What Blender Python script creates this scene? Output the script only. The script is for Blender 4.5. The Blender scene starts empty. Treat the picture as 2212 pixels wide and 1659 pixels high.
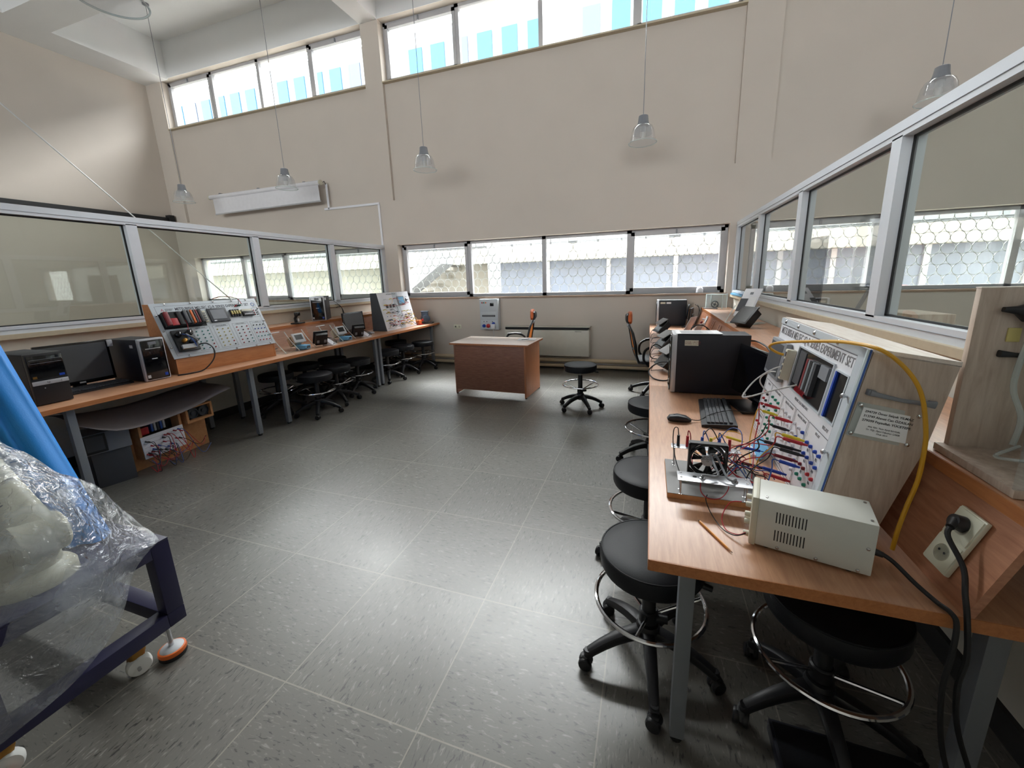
import bpy, bmesh, math, random
from mathutils import Vector as Vec, Matrix as Mat
COL = bpy.context.scene.collection
PI = math.pi
rnd = random.Random(7)

# ---------------------------------------------------------------- materials
def lin(c):
    o = []
    for v in c:
        v = v / 255.0
        o.append(v / 12.92 if v <= 0.04045 else ((v + 0.055) / 1.055) ** 2.4)
    return (o[0], o[1], o[2], 1.0)

def newmat(name):
    m = bpy.data.materials.new(name); m.use_nodes = True
    nt = m.node_tree; nt.nodes.clear()
    out = nt.nodes.new('ShaderNodeOutputMaterial')
    return m, nt, out

def N(nt, kind, **kw):
    n = nt.nodes.new(kind)
    for k, v in kw.items():
        if k in n.inputs.keys() if hasattr(n.inputs, 'keys') else False:
            n.inputs[k].default_value = v
        else:
            setattr(n, k, v)
    return n

def mat(name, col, rough=0.5, metal=0.0, var=0.06, scale=14.0, bump=0.0, bscale=120.0, coat=0.0, stretch=(1, 1, 1), spec=0.5):
    """plain surface: colour with a little noise variation and an optional fine bump"""
    m, nt, out = newmat(name)
    p = N(nt, 'ShaderNodeBsdfPrincipled')
    tc = N(nt, 'ShaderNodeTexCoord'); mp = N(nt, 'ShaderNodeMapping')
    mp.inputs['Scale'].default_value = stretch
    nt.links.new(tc.outputs['Object'], mp.inputs['Vector'])
    no = N(nt, 'ShaderNodeTexNoise'); no.inputs['Scale'].default_value = scale; no.inputs['Detail'].default_value = 4
    nt.links.new(mp.outputs['Vector'], no.inputs['Vector'])
    c = lin(col)
    mx = N(nt, 'ShaderNodeMix'); mx.data_type = 'RGBA'
    mx.inputs[6].default_value = tuple(v * (1 - var) for v in c[:3]) + (1,)
    mx.inputs[7].default_value = tuple(min(1, v * (1 + var)) for v in c[:3]) + (1,)
    nt.links.new(no.outputs['Fac'], mx.inputs[0])
    nt.links.new(mx.outputs[2], p.inputs['Base Color'])
    p.inputs['Roughness'].default_value = rough; p.inputs['Metallic'].default_value = metal
    p.inputs['Coat Weight'].default_value = coat; p.inputs['Specular IOR Level'].default_value = spec
    if bump:
        b = N(nt, 'ShaderNodeBump'); b.inputs['Strength'].default_value = bump; b.inputs['Distance'].default_value = 0.002
        n2 = N(nt, 'ShaderNodeTexNoise'); n2.inputs['Scale'].default_value = bscale; n2.inputs['Detail'].default_value = 3
        nt.links.new(tc.outputs['Object'], n2.inputs['Vector'])
        nt.links.new(n2.outputs['Fac'], b.inputs['Height']); nt.links.new(b.outputs['Normal'], p.inputs['Normal'])
    nt.links.new(p.outputs[0], out.inputs[0])
    return m

def wood(name, c1, c2, grain=(1, 12, 12), scale=6.0, rough=0.4, coat=0.0):
    """laminate with a grain that runs along the axis whose stretch is smallest"""
    m, nt, out = newmat(name)
    p = N(nt, 'ShaderNodeBsdfPrincipled'); tc = N(nt, 'ShaderNodeTexCoord'); mp = N(nt, 'ShaderNodeMapping')
    mp.inputs['Scale'].default_value = grain
    nt.links.new(tc.outputs['Object'], mp.inputs['Vector'])
    no = N(nt, 'ShaderNodeTexNoise'); no.inputs['Scale'].default_value = scale; no.inputs['Detail'].default_value = 7; no.inputs['Roughness'].default_value = 0.62
    no.inputs['Distortion'].default_value = 0.5
    nt.links.new(mp.outputs['Vector'], no.inputs['Vector'])
    cr = N(nt, 'ShaderNodeValToRGB'); e = cr.color_ramp.elements
    e[0].position = 0.3; e[0].color = lin(c1); e[1].position = 0.7; e[1].color = lin(c2)
    nt.links.new(no.outputs['Fac'], cr.inputs[0]); nt.links.new(cr.outputs[0], p.inputs['Base Color'])
    p.inputs['Roughness'].default_value = rough; p.inputs['Coat Weight'].default_value = coat; p.inputs['Coat Roughness'].default_value = 0.42
    nt.links.new(p.outputs[0], out.inputs[0])
    return m

def clear(name, tint=(0.93, 0.96, 0.95), rough=0.02, strength=1.0, body=0.0, bodycol=(0.8, 0.85, 0.9), bump=0.0, bscale=8.0, ior=1.5, patches=None):
    """window glass, acrylic or film: straight-through light with Fresnel reflection (and a little milky body)"""
    m, nt, out = newmat(name)
    t = N(nt, 'ShaderNodeBsdfTransparent'); t.inputs['Color'].default_value = tint + (1,)
    g = N(nt, 'ShaderNodeBsdfGlossy'); g.inputs['Roughness'].default_value = rough
    f = N(nt, 'ShaderNodeFresnel'); f.inputs['IOR'].default_value = ior
    mu = N(nt, 'ShaderNodeMath', operation='MULTIPLY'); mu.inputs[1].default_value = strength
    ge = N(nt, 'ShaderNodeNewGeometry'); inv = N(nt, 'ShaderNodeMath', operation='SUBTRACT'); inv.inputs[0].default_value = 1.0
    nt.links.new(ge.outputs['Backfacing'], inv.inputs[1])      # reflect only where the light enters the sheet
    m2 = N(nt, 'ShaderNodeMath', operation='MULTIPLY'); nt.links.new(f.outputs[0], m2.inputs[0]); nt.links.new(inv.outputs[0], m2.inputs[1])
    nt.links.new(m2.outputs[0], mu.inputs[0])
    mx = N(nt, 'ShaderNodeMixShader'); nt.links.new(mu.outputs[0], mx.inputs[0])
    last = t
    if body:
        d = N(nt, 'ShaderNodeBsdfDiffuse'); d.inputs['Color'].default_value = bodycol + (1,)
        tr = N(nt, 'ShaderNodeBsdfTranslucent'); tr.inputs['Color'].default_value = bodycol + (1,)
        ad = N(nt, 'ShaderNodeMixShader'); ad.inputs[0].default_value = 0.5
        nt.links.new(d.outputs[0], ad.inputs[1]); nt.links.new(tr.outputs[0], ad.inputs[2])
        b = N(nt, 'ShaderNodeMixShader'); b.inputs[0].default_value = body
        if patches:                                  # crumpled, milkier areas
            tcp = N(nt, 'ShaderNodeTexCoord'); pn = N(nt, 'ShaderNodeTexNoise'); pn.inputs['Scale'].default_value = patches; pn.inputs['Detail'].default_value = 6; pn.inputs['Distortion'].default_value = 0.8
            nt.links.new(tcp.outputs['Object'], pn.inputs['Vector'])
            pr = N(nt, 'ShaderNodeMapRange'); pr.inputs[1].default_value = 0.46; pr.inputs[2].default_value = 0.66; pr.inputs[3].default_value = body; pr.inputs[4].default_value = min(0.6, body * 3.2)
            nt.links.new(pn.outputs['Fac'], pr.inputs[0]); nt.links.new(pr.outputs[0], b.inputs[0])
        nt.links.new(t.outputs[0], b.inputs[1]); nt.links.new(ad.outputs[0], b.inputs[2]); last = b
    nt.links.new(last.outputs[0], mx.inputs[1]); nt.links.new(g.outputs[0], mx.inputs[2])
    if bump:
        tc = N(nt, 'ShaderNodeTexCoord'); no = N(nt, 'ShaderNodeTexNoise'); no.inputs['Scale'].default_value = bscale; no.inputs['Detail'].default_value = 5
        no.inputs['Distortion'].default_value = 1.2
        nt.links.new(tc.outputs['Object'], no.inputs['Vector'])
        bp = N(nt, 'ShaderNodeBump'); bp.inputs['Strength'].default_value = bump; bp.inputs['Distance'].default_value = 0.02
        nt.links.new(no.outputs['Fac'], bp.inputs['Height']); nt.links.new(bp.outputs['Normal'], g.inputs['Normal']); nt.links.new(bp.outputs['Normal'], f.inputs['Normal'])
    nt.links.new(mx.outputs[0], out.inputs[0])
    return m

def floor_material():
    m, nt, out = newmat('vinyl_floor_tiles')
    L = nt.links.new
    p = N(nt, 'ShaderNodeBsdfPrincipled'); tc = N(nt, 'ShaderNodeTexCoord'); sx = N(nt, 'ShaderNodeSeparateXYZ')
    L(tc.outputs['Object'], sx.inputs[0])
    def math_(op, a, b=None):
        n = N(nt, 'ShaderNodeMath', operation=op)
        for i, v in enumerate((a, b)):
            if v is None: continue
            if isinstance(v, (int, float)): n.inputs[i].default_value = v
            else: L(v, n.inputs[i])
        return n.outputs[0]
    seams, cells = [], []
    for ax, off in ((0, 0.112), (1, -0.885)):
        q = math_('DIVIDE', math_('ADD', sx.outputs[ax], off + 60 * 0.603), 0.603)
        fr = math_('FRACT', q); cells.append(math_('FLOOR', q))
        d = math_('MINIMUM', fr, math_('SUBTRACT', 1.0, fr))
        seams.append(math_('LESS_THAN', d, 0.0042))
    seam = math_('MAXIMUM', seams[0], seams[1])
    # tile to tile shade and grain direction
    cv = N(nt, 'ShaderNodeCombineXYZ'); L(cells[0], cv.inputs[0]); L(cells[1], cv.inputs[1])
    wn = N(nt, 'ShaderNodeTexWhiteNoise'); wn.noise_dimensions = '2D'; L(cv.outputs[0], wn.inputs['Vector'])
    par = math_('MODULO', math_('ADD', cells[0], cells[1]), 2.0)
    def grain(sc, rot):
        mp = N(nt, 'ShaderNodeMapping'); mp.inputs['Scale'].default_value = sc; mp.inputs['Rotation'].default_value = (0, 0, rot)
        L(tc.outputs['Object'], mp.inputs['Vector'])
        n = N(nt, 'ShaderNodeTexNoise'); n.inputs['Scale'].default_value = 1.0; n.inputs['Detail'].default_value = 2.5; n.inputs['Distortion'].default_value = 0.9
        L(mp.outputs['Vector'], n.inputs['Vector']); return n.outputs['Fac']
    g1, g2 = grain((95, 26, 30), 0.5), grain((26, 95, 30), 0.35)
    gm = N(nt, 'ShaderNodeMix'); L(par, gm.inputs[0]); L(g1, gm.inputs[2]); L(g2, gm.inputs[3])
    fleck = N(nt, 'ShaderNodeMapRange'); fleck.inputs[1].default_value = 0.60; fleck.inputs[2].default_value = 0.68
    L(gm.outputs[0], fleck.inputs[0])
    pale = N(nt, 'ShaderNodeMapRange'); pale.inputs[1].default_value = 0.40; pale.inputs[2].default_value = 0.26
    L(gm.outputs[0], pale.inputs[0])
    big = N(nt, 'ShaderNodeTexNoise'); big.inputs['Scale'].default_value = 1.3; big.inputs['Detail'].default_value = 6
    L(tc.outputs['Object'], big.inputs['Vector'])
    base = N(nt, 'ShaderNodeMix'); base.data_type = 'RGBA'; base.inputs[6].default_value = lin((94, 92, 87)); base.inputs[7].default_value = lin((110, 107, 101))
    bm_ = N(nt, 'ShaderNodeMath', operation='ADD'); L(big.outputs['Fac'], bm_.inputs[0])
    sc_ = math_('MULTIPLY', math_('SUBTRACT', wn.outputs['Value'], 0.5), 0.35); L(sc_, bm_.inputs[1])
    L(bm_.outputs[0], base.inputs[0])
    def over(prev, fac, col, k):
        x = N(nt, 'ShaderNodeMix'); x.data_type = 'RGBA'; L(math_('MULTIPLY', fac, k), x.inputs[0]); L(prev, x.inputs[6]); x.inputs[7].default_value = lin(col)
        return x.outputs[2]
    c = over(base.outputs[2], pale.outputs[0], (170, 168, 160), 0.5)
    c = over(c, fleck.outputs[0], (40, 39, 40), 0.8)
    c = over(c, seam, (164, 158, 142), 0.55)
    L(c, p.inputs['Base Color'])
    r = N(nt, 'ShaderNodeMapRange'); r.inputs[1].default_value = 0.3; r.inputs[2].default_value = 0.7; r.inputs[3].default_value = 0.3; r.inputs[4].default_value = 0.4; p.inputs['Specular IOR Level'].default_value = 1.0
    L(big.outputs['Fac'], r.inputs[0]); L(r.outputs[0], p.inputs['Roughness'])
    bp = N(nt, 'ShaderNodeBump'); bp.inputs['Strength'].default_value = 0.12; bp.inputs['Distance'].default_value = 0.001
    L(gm.outputs[0], bp.inputs['Height']); L(bp.outputs['Normal'], p.inputs['Normal'])
    L(p.outputs[0], out.inputs[0])
    return m

M = {}
M['wall'] = mat('beige_plaster', (205, 196, 187), 0.9, var=0.05, scale=1.6, bump=0.15, bscale=60)
M['wallcool'] = mat('pale_plaster', (212, 208, 198), 0.9, var=0.05, scale=2, bump=0.15, bscale=60)
M['ceil'] = mat('white_paint', (236, 237, 238), 0.85, var=0.03, scale=2, bump=0.1, bscale=50)
M['floor'] = floor_material()
M['alu'] = mat('painted_aluminium', (216, 221, 229), 0.45, 0.0, var=0.03)
M['pvc'] = mat('grey_window_profile', (178, 178, 182), 0.5, var=0.03)
M['seal'] = mat('black_rubber_seal', (24, 26, 30), 0.6)
M['sill'] = mat('stone_sill', (196, 184, 160), 0.6, var=0.1, scale=30)
M['sillwood'] = mat('brown_sill_edge', (158, 134, 116), 0.6, var=0.15, scale=20)
M['skirt'] = mat('black_skirting', (34, 33, 34), 0.5)
M['glass'] = clear('window_glass', (0.95, 0.97, 0.96), strength=1.8)
M['pglass'] = clear('partition_glass', (0.86, 0.89, 0.86), strength=2.0)
M['acryl'] = clear('clear_acrylic', (0.93, 0.95, 0.95), rough=0.04, body=0.06, strength=0.9)
M['lampglass'] = clear('lamp_shade_glass', (0.9, 0.91, 0.92), rough=0.06, body=0.2, bodycol=(0.9, 0.9, 0.93), strength=2.0)
M['robotpaint'] = mat('robot_beige', (182, 176, 152), 0.45)
M['acryledge'] = clear('acrylic_edge', (0.8, 0.88, 0.86), rough=0.1, body=0.55, bodycol=(0.9, 0.94, 0.95))
M['film'] = clear('plastic_sheet', (0.88, 0.91, 0.95), rough=0.12, body=0.13, bodycol=(0.82, 0.88, 0.95), strength=2.4, bump=1.0, bscale=26, patches=5.5)
M['grille'] = mat('grey_painted_steel', (168, 170, 168), 0.5)
M['desk'] = wood('desk_shaded', (126, 84, 68), (166, 118, 98), (2, 9, 22), 5, 0.42)  # desk wood darkened for the shaded faces turned from the windows
M['deskside'] = wood('desk_side_beech', (176, 112, 76), (196, 132, 92), (10, 10, 1.2), 5, 0.42)
M['desktopsheen'] = wood('desk_top_sheen', (206, 174, 150), (222, 194, 172), (2, 14, 14), 5, 0.4, coat=1.0)  # window sheen on the desk top is lightened into this wood colour
M['bench'] = wood('bench_beech', (174, 124, 92), (202, 152, 116), (14, 1.4, 14), 5, 0.35, coat=0.6)
M['benchedge'] = wood('bench_edge', (170, 104, 60), (196, 128, 78), (14, 1.2, 14), 5, 0.42)
M['riser'] = wood('riser_board', (162, 106, 78), (196, 140, 108), (6, 1.2, 12), 6, 0.4)
M['trainwood'] = wood('trainer_oak', (176, 112, 66), (198, 134, 86), (12, 1.4, 10), 5, 0.45)
M['paleoak'] = wood('pale_oak', (172, 152, 136), (208, 192, 178), (7, 7, 0.8), 7, 0.5)
M['paleoaklit'] = wood('pale_oak_lit', (214, 200, 188), (238, 230, 222), (7, 1.2, 7), 7, 0.4)  # same pale oak with the light on its upper faces painted in
M['mdf'] = wood('raw_wood', (190, 132, 84), (208, 152, 104), (3, 3, 3), 8, 0.7)
M['steel'] = mat('grey_leg_paint', (124, 128, 134), 0.45, 0.1)
M['dsteel'] = mat('dark_grey_paint', (70, 74, 80), 0.5, 0.1)
M['navy'] = mat('navy_paint', (34, 33, 62), 0.4, 0.0, var=0.12, scale=6, bump=0.1)
M['chrome'] = mat('chrome', (225, 226, 230), 0.1, 1.0, var=0.02)
M['zinc'] = mat('zinc_screw', (200, 200, 202), 0.25, 1.0)
M['leather'] = mat('black_vinyl', (24, 25, 30), 0.5, bump=0.2, bscale=260, spec=0.3)
M['bplastic'] = mat('black_plastic', (24, 24, 28), 0.42)
M['bgloss'] = mat('gloss_black', (8, 9, 14), 0.1, coat=0.4)
M['bmatte'] = mat('black_steel_case', (15, 17, 30), 0.5, bump=0.1, bscale=300)
M['dgrey'] = mat('dark_grey_plastic', (64, 66, 72), 0.5)
M['mgrey'] = mat('mid_grey_plastic', (128, 131, 138), 0.5)
M['lgrey'] = mat('light_grey_plastic', (186, 188, 192), 0.45)
M['silver'] = mat('silver_plastic', (190, 192, 198), 0.3, 0.4)
M['panel'] = mat('pale_grey_panel', (196, 203, 210), 0.4)
M['white'] = mat('white_panel', (232, 232, 238), 0.4)
M['paper'] = mat('paper', (240, 240, 242), 0.8)
M['cream'] = mat('cream_enamel', (208, 209, 202), 0.32, bump=0.12, bscale=400)
M['ivory'] = mat('ivory_socket', (226, 226, 206), 0.3)
M['beigeplastic'] = mat('beige_plastic', (206, 202, 184), 0.45)
M['screen'] = mat('monitor_screen', (78, 80, 84), 0.45)
M['screenblk'] = mat('dark_screen', (16, 18, 22), 0.2)
M['text'] = mat('print_grey', (66, 68, 78), 0.6)
M['textl'] = mat('print_light_grey', (132, 130, 134), 0.6)
M['ink'] = mat('print_black', (30, 30, 34), 0.6)
M['red'] = mat('red_plastic', (178, 34, 44), 0.4)
M['dred'] = mat('dark_red_plastic', (120, 22, 32), 0.45)
M['blue'] = mat('blue_plastic', (22, 66, 170), 0.4)
M['green'] = mat('green_plastic', (24, 128, 104), 0.4)
M['teal'] = mat('teal_plastic', (60, 140, 134), 0.4)
M['yellow'] = mat('yellow_plastic', (216, 200, 46), 0.45)
M['amber'] = mat('pale_yellow_plastic', (206, 190, 120), 0.45)
M['orange'] = mat('orange_plastic', (214, 104, 44), 0.5)
M['cyan'] = mat('light_blue_plastic', (110, 178, 222), 0.45)
M['mesh'] = mat('orange_mesh', (226, 128, 44), 0.7, bump=0.5, bscale=500)
M['wirered'] = mat('red_wire', (176, 34, 48), 0.5)
M['wireblk'] = mat('black_wire', (18, 18, 20), 0.5)
M['wireblue'] = mat('blue_wire', (46, 86, 160), 0.5)
M['wireyel'] = mat('yellow_wire', (222, 170, 52), 0.5)
M['wirewht'] = mat('grey_white_wire', (206, 206, 206), 0.5)
M['netyel'] = mat('yellow_network_cable', (212, 158, 34), 0.45)
M['bluecloth'] = mat('blue_cover_fabric', (20, 124, 205), 0.6, var=0.1, scale=3, bump=0.25, bscale=200)
M['motor'] = mat('motor_grey_blue', (74, 92, 112), 0.4)
M['brass'] = mat('yellow_zinc', (176, 132, 70), 0.3, 0.9)
M['nylon'] = mat('white_nylon', (226, 226, 222), 0.35)
M['rubber'] = mat('black_rubber', (28, 28, 30), 0.7)
M['felt'] = mat('grey_sheet', (142, 134, 134), 0.85, var=0.08)
M['mdfgrey'] = mat('grey_board', (132, 130, 130), 0.5, var=0.1, scale=30)
M['convector'] = mat('convector_white', (206, 204, 194), 0.4)
M['pipe'] = mat('beige_pipe_paint', (204, 186, 156), 0.55, var=0.08)
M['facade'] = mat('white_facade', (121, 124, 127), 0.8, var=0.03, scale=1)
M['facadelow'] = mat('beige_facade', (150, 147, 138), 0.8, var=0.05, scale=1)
M['bluepane'] = mat('blue_window_film', (34, 88, 124), 0.25)
M['greypane'] = mat('grey_window', (66, 78, 98), 0.3)
M['garage'] = mat('grey_shopfront', (106, 113, 125), 0.5)
M['concrete'] = mat('yard_concrete', (140, 138, 132), 0.85, var=0.1, scale=1)
M['carpaint'] = mat('white_car_paint', (190, 190, 190), 0.25, coat=0.5)
M['pencil'] = mat('pencil_varnish', (214, 140, 60), 0.35)
M['redcar'] = mat('red_car_paint', (180, 60, 50), 0.3)

# ---------------------------------------------------------------- mesh builder
def rot_to(d):
    d = Vec(d).normalized()
    return d.to_track_quat('Z', 'Y').to_matrix()

def smooth_path(pts, n=6, closed=False):
    P = [Vec(p) for p in pts]
    if len(P) < 3: return P
    out = []
    m = len(P)
    rng = range(m) if closed else range(m - 1)
    for i in rng:
        if closed: a, b, c, d = P[(i - 1) % m], P[i], P[(i + 1) % m], P[(i + 2) % m]
        else: a, b, c, d = P[max(i - 1, 0)], P[i], P[i + 1], P[min(i + 2, m - 1)]
        for k in range(n):
            t = k / n
            out.append(0.5 * ((2 * b) + (c - a) * t + (2 * a - 5 * b + 4 * c - d) * t * t + (3 * b - a - 3 * c + d) * t ** 3))
    if not closed: out.append(P[-1])
    return out

class B:
    def __init__(s): s.bm = bmesh.new(); s.mi = 0
    def _tag(s, n0):
        s.bm.faces.ensure_lookup_table()
        for f in s.bm.faces[n0:]: f.material_index = s.mi
    def m(s, i): s.mi = i; return s
    def box(s, x0, x1, y0, y1, z0, z1, bev=0.0, mtx=None):
        n0 = len(s.bm.faces)
        v = [s.bm.verts.new((x, y, z)) for x in (x0, x1) for y in (y0, y1) for z in (z0, z1)]
        F = [(0, 1, 3, 2), (4, 6, 7, 5), (0, 4, 5, 1), (2, 3, 7, 6), (0, 2, 6, 4), (1, 5, 7, 3)]
        fs = [s.bm.faces.new([v[i] for i in f]) for f in F]
        if bev > 0:
            es = list({e for f in fs for e in f.edges})
            r = bmesh.ops.bevel(s.bm, geom=es, offset=bev, segments=2, profile=0.6, affect='EDGES')
            v = list({w for f in s.bm.faces[n0:] for w in f.verts}) if False else list(set(r['verts']) | {w for w in v if w.is_valid})
        if mtx is not None:
            bmesh.ops.transform(s.bm, matrix=mtx, verts=[w for w in v if w.is_valid])
        s._tag(n0); return s
    def cbox(s, c, d, bev=0.0, mtx=None):
        return s.box(c[0] - d[0] / 2, c[0] + d[0] / 2, c[1] - d[1] / 2, c[1] + d[1] / 2, c[2] - d[2] / 2, c[2] + d[2] / 2, bev, mtx)
    def ring(s, c, r, R, seg, e=1.0):
        return [s.bm.verts.new(Vec(c) + R @ Vec((r * math.cos(2 * PI * i / seg), r * e * math.sin(2 * PI * i / seg), 0))) for i in range(seg)]
    def skin(s, rings, closed=False, caps=True):
        n0 = len(s.bm.faces)
        m = len(rings); seg = len(rings[0])
        for i in range(m if closed else m - 1):
            a, b = rings[i], rings[(i + 1) % m]
            for k in range(seg):
                s.bm.faces.new((a[k], a[(k + 1) % seg], b[(k + 1) % seg], b[k]))
        if caps and not closed:
            s.bm.faces.new(list(reversed(rings[0]))); s.bm.faces.new(rings[-1])
        s._tag(n0); return s
    def cyl(s, p0, p1, r0, r1=None, seg=16, caps=True):
        r1 = r0 if r1 is None else r1
        R = rot_to(Vec(p1) - Vec(p0))
        return s.skin([s.ring(p0, r0, R, seg), s.ring(p1, r1, R, seg)], caps=caps)
    def tube(s, pts, r, seg=8, closed=False, sm=6):
        P = smooth_path(pts, sm, closed) if sm else [Vec(p) for p in pts]
        m = len(P); rings = []; up = None
        for i in range(m):
            t = (P[(i + 1) % m] - P[i - 1]) if closed else (P[min(i + 1, m - 1)] - P[max(i - 1, 0)])
            if t.length < 1e-9: t = Vec((0, 0, 1))
            t.normalize()
            if up is None: up = t.orthogonal().normalized()
            up = (up - t * up.dot(t))
            if up.length < 1e-6: up = t.orthogonal()
            up.normalize(); w = t.cross(up)
            rr = r(i / max(1, m - 1)) if callable(r) else r
            rings.append([s.bm.verts.new(P[i] + (up * math.cos(2 * PI * k / seg) + w * math.sin(2 * PI * k / seg)) * rr) for k in range(seg)])
        return s.skin(rings, closed)
    def lathe(s, prof, seg=24, c=(0, 0, 0), axis=(0, 0, 1), caps=True):
        R = rot_to(axis); ax = Vec(axis).normalized()
        return s.skin([s.ring(Vec(c) + ax * z, max(r, 1e-4), R, seg) for r, z in prof], caps=caps)
    def torus(s, c, Rm, r, axis=(0, 0, 1), seg=32, ring=8):
        R = rot_to(axis); pts = [Vec(c) + R @ Vec((Rm * math.cos(2 * PI * i / seg), Rm * math.sin(2 * PI * i / seg), 0)) for i in range(seg)]
        return s.tube(pts, r, ring, True, 0)
    def prism(s, poly, a0, a1, axis='y'):
        n0 = len(s.bm.faces)
        def pt(u, v, a): return {'y': (u, a, v), 'x': (a, u, v), 'z': (u, v, a)}[axis]
        A = [s.bm.verts.new(pt(u, v, a0)) for u, v in poly]; D = [s.bm.verts.new(pt(u, v, a1)) for u, v in poly]
        n = len(poly)
        s.bm.faces.new(A); s.bm.faces.new(list(reversed(D)))
        for i in range(n): s.bm.faces.new((A[i], D[i], D[(i + 1) % n], A[(i + 1) % n]))
        s._tag(n0); return s
    def ball(s, c, r, seg=16, sc=(1, 1, 1)):
        n0 = len(s.bm.faces)
        bmesh.ops.create_uvsphere(s.bm, u_segments=seg, v_segments=max(6, seg // 2), radius=r, matrix=Mat.Translation(Vec(c)) @ Mat.Diagonal((*sc, 1)))
        s._tag(n0); return s
    def loft(s, pts, ws, hs, side=None, seg=8):
        """rounded-rectangle section swept along pts; ws across, hs in height"""
        P = [Vec(p) for p in pts]; m = len(P); rings = []
        for i in range(m):
            t = (P[min(i + 1, m - 1)] - P[max(i - 1, 0)]).normalized()
            sd = Vec(side) if side else t.cross(Vec((0, 0, 1))).normalized()
            up = sd.cross(t).normalized()
            w, h = ws[i] / 2, hs[i] / 2
            q = []
            for k in range(seg * 2):
                a = 2 * PI * (k + .5) / (seg * 2); ca, sa = math.cos(a), math.sin(a)
                q.append(P[i] + sd * w * math.copysign(abs(ca) ** 0.6, ca) + up * h * math.copysign(abs(sa) ** 0.6, sa))
            rings.append([s.bm.verts.new(x) for x in q])
        return s.skin(rings)
    def mesh(s, name, mats, ang=40):
        bmesh.ops.recalc_face_normals(s.bm, faces=s.bm.faces)
        me = bpy.data.meshes.new(name); s.bm.to_mesh(me); s.bm.free()
        for x in (mats if isinstance(mats, (list, tuple)) else [mats]): me.materials.append(x if not isinstance(x, str) else M[x])
        me.shade_smooth(); me.set_sharp_from_angle(angle=math.radians(ang))
        return me
    def put(s, name, mats, parent=None, mtx=None, ang=40):
        return link(name, s.mesh(name, mats, ang), parent, mtx)

def link(name, me, parent=None, mtx=None):
    o = bpy.data.objects.new(name, me); COL.objects.link(o)
    if parent is not None: o.parent = parent
    if mtx is not None: o.matrix_local = mtx
    return o

def tag(o, label, cat, group=None, kind=None):
    o['label'] = label; o['category'] = cat
    if group: o['group'] = group
    if kind: o['kind'] = kind
    return o

def thing(name, label, cat, loc=(0, 0, 0), rz=0.0, group=None):
    o = bpy.data.objects.new(name, None); COL.objects.link(o); o.empty_display_size = 0.05
    o.location = loc; o.rotation_euler = (0, 0, rz)
    return tag(o, label, cat, group)

def struct(o):
    o['kind'] = 'structure'; return o

def sroot(name):
    o = bpy.data.objects.new(name, None); COL.objects.link(o); o.empty_display_size = 0.05
    return struct(o)

def dup(root, label, loc, rz=None, group=None):
    r = root.copy(); COL.objects.link(r); r.location = loc
    if rz is not None: r.rotation_euler = (0, 0, rz)
    r['label'] = label
    if group: r['group'] = group
    for ch in list(root.children):
        c = ch.copy(); COL.objects.link(c); c.parent = r
        for g in list(ch.children):
            d = g.copy(); COL.objects.link(d); d.parent = c
    return r

def text(body, size, matname, parent, mtx, name='lettering', align='LEFT', width=None, bold=0.0):
    cu = bpy.data.curves.new('t', 'FONT'); cu.body = body; cu.size = size; cu.align_x = align; cu.align_y = 'CENTER'; cu.extrude = 0.0003; cu.offset = bold
    cu.resolution_u = 3
    ob = bpy.data.objects.new('t', cu); COL.objects.link(ob)
    dg = bpy.context.evaluated_depsgraph_get()
    me = bpy.data.meshes.new_from_object(ob.evaluated_get(dg))
    bpy.data.objects.remove(ob); bpy.data.curves.remove(cu)
    if width:
        xs = [v.co.x for v in me.vertices]; k = width / max(1e-6, max(xs) - min(xs))
        for v in me.vertices: v.co.x *= k
    me.materials.clear(); me.materials.append(M[matname])
    return link(name, me, parent, mtx)

def T(x, y, z): return Mat.Translation((x, y, z))
def frame3(o, ex, ey, ez):
    m = Mat.Identity(4)
    for i, e in enumerate((ex, ey, ez)):
        e = Vec(e)
        for r in range(3): m[r][i] = e[r]
    for r in range(3): m[r][3] = o[r]
    return m
def RZ(a): return Mat.Rotation(a, 4, 'Z')
def RX(a): return Mat.Rotation(a, 4, 'X')
def RY(a): return Mat.Rotation(a, 4, 'Y')
SKY_PEAK, SKY_BASE = 54.0, 10.0
# ---------------------------------------------------------------- camera, world
def cam_axes(p, t, r):
    cp, sp, ct, st, cr, sr = math.cos(p), math.sin(p), math.cos(t), math.sin(t), math.cos(r), math.sin(r)
    fw = Vec((-sp * ct, cp * ct, -st)); rt = Vec((cp, sp, 0)); dn = fw.cross(rt)
    return rt * cr + dn * sr, dn * cr - rt * sr, fw
FPX, CX, CY, H = 842.75, 14.09, -45.28, 1.54
cd = bpy.data.cameras.new('camera'); cam = bpy.data.objects.new('camera', cd); COL.objects.link(cam)
rt, dn, fw = cam_axes(0.32456, 0.21167, 0.030811)
cam.matrix_world = frame3((0, 0, H), rt, -dn, -fw)
cd.sensor_fit = 'HORIZONTAL'; cd.sensor_width = 36; cd.lens = FPX / 2212 * 36
cd.shift_x = -CX / 2212; cd.shift_y = CY / 2212
cd.clip_start = 0.02; cd.clip_end = 300
bpy.context.scene.camera = cam
w = bpy.data.worlds.new('overcast_sky'); bpy.context.scene.world = w; w.use_nodes = True
nt = w.node_tree; bg = nt.nodes['Background']; bg.inputs[0].default_value = (0.98, 0.98, 1.0, 1)
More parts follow.
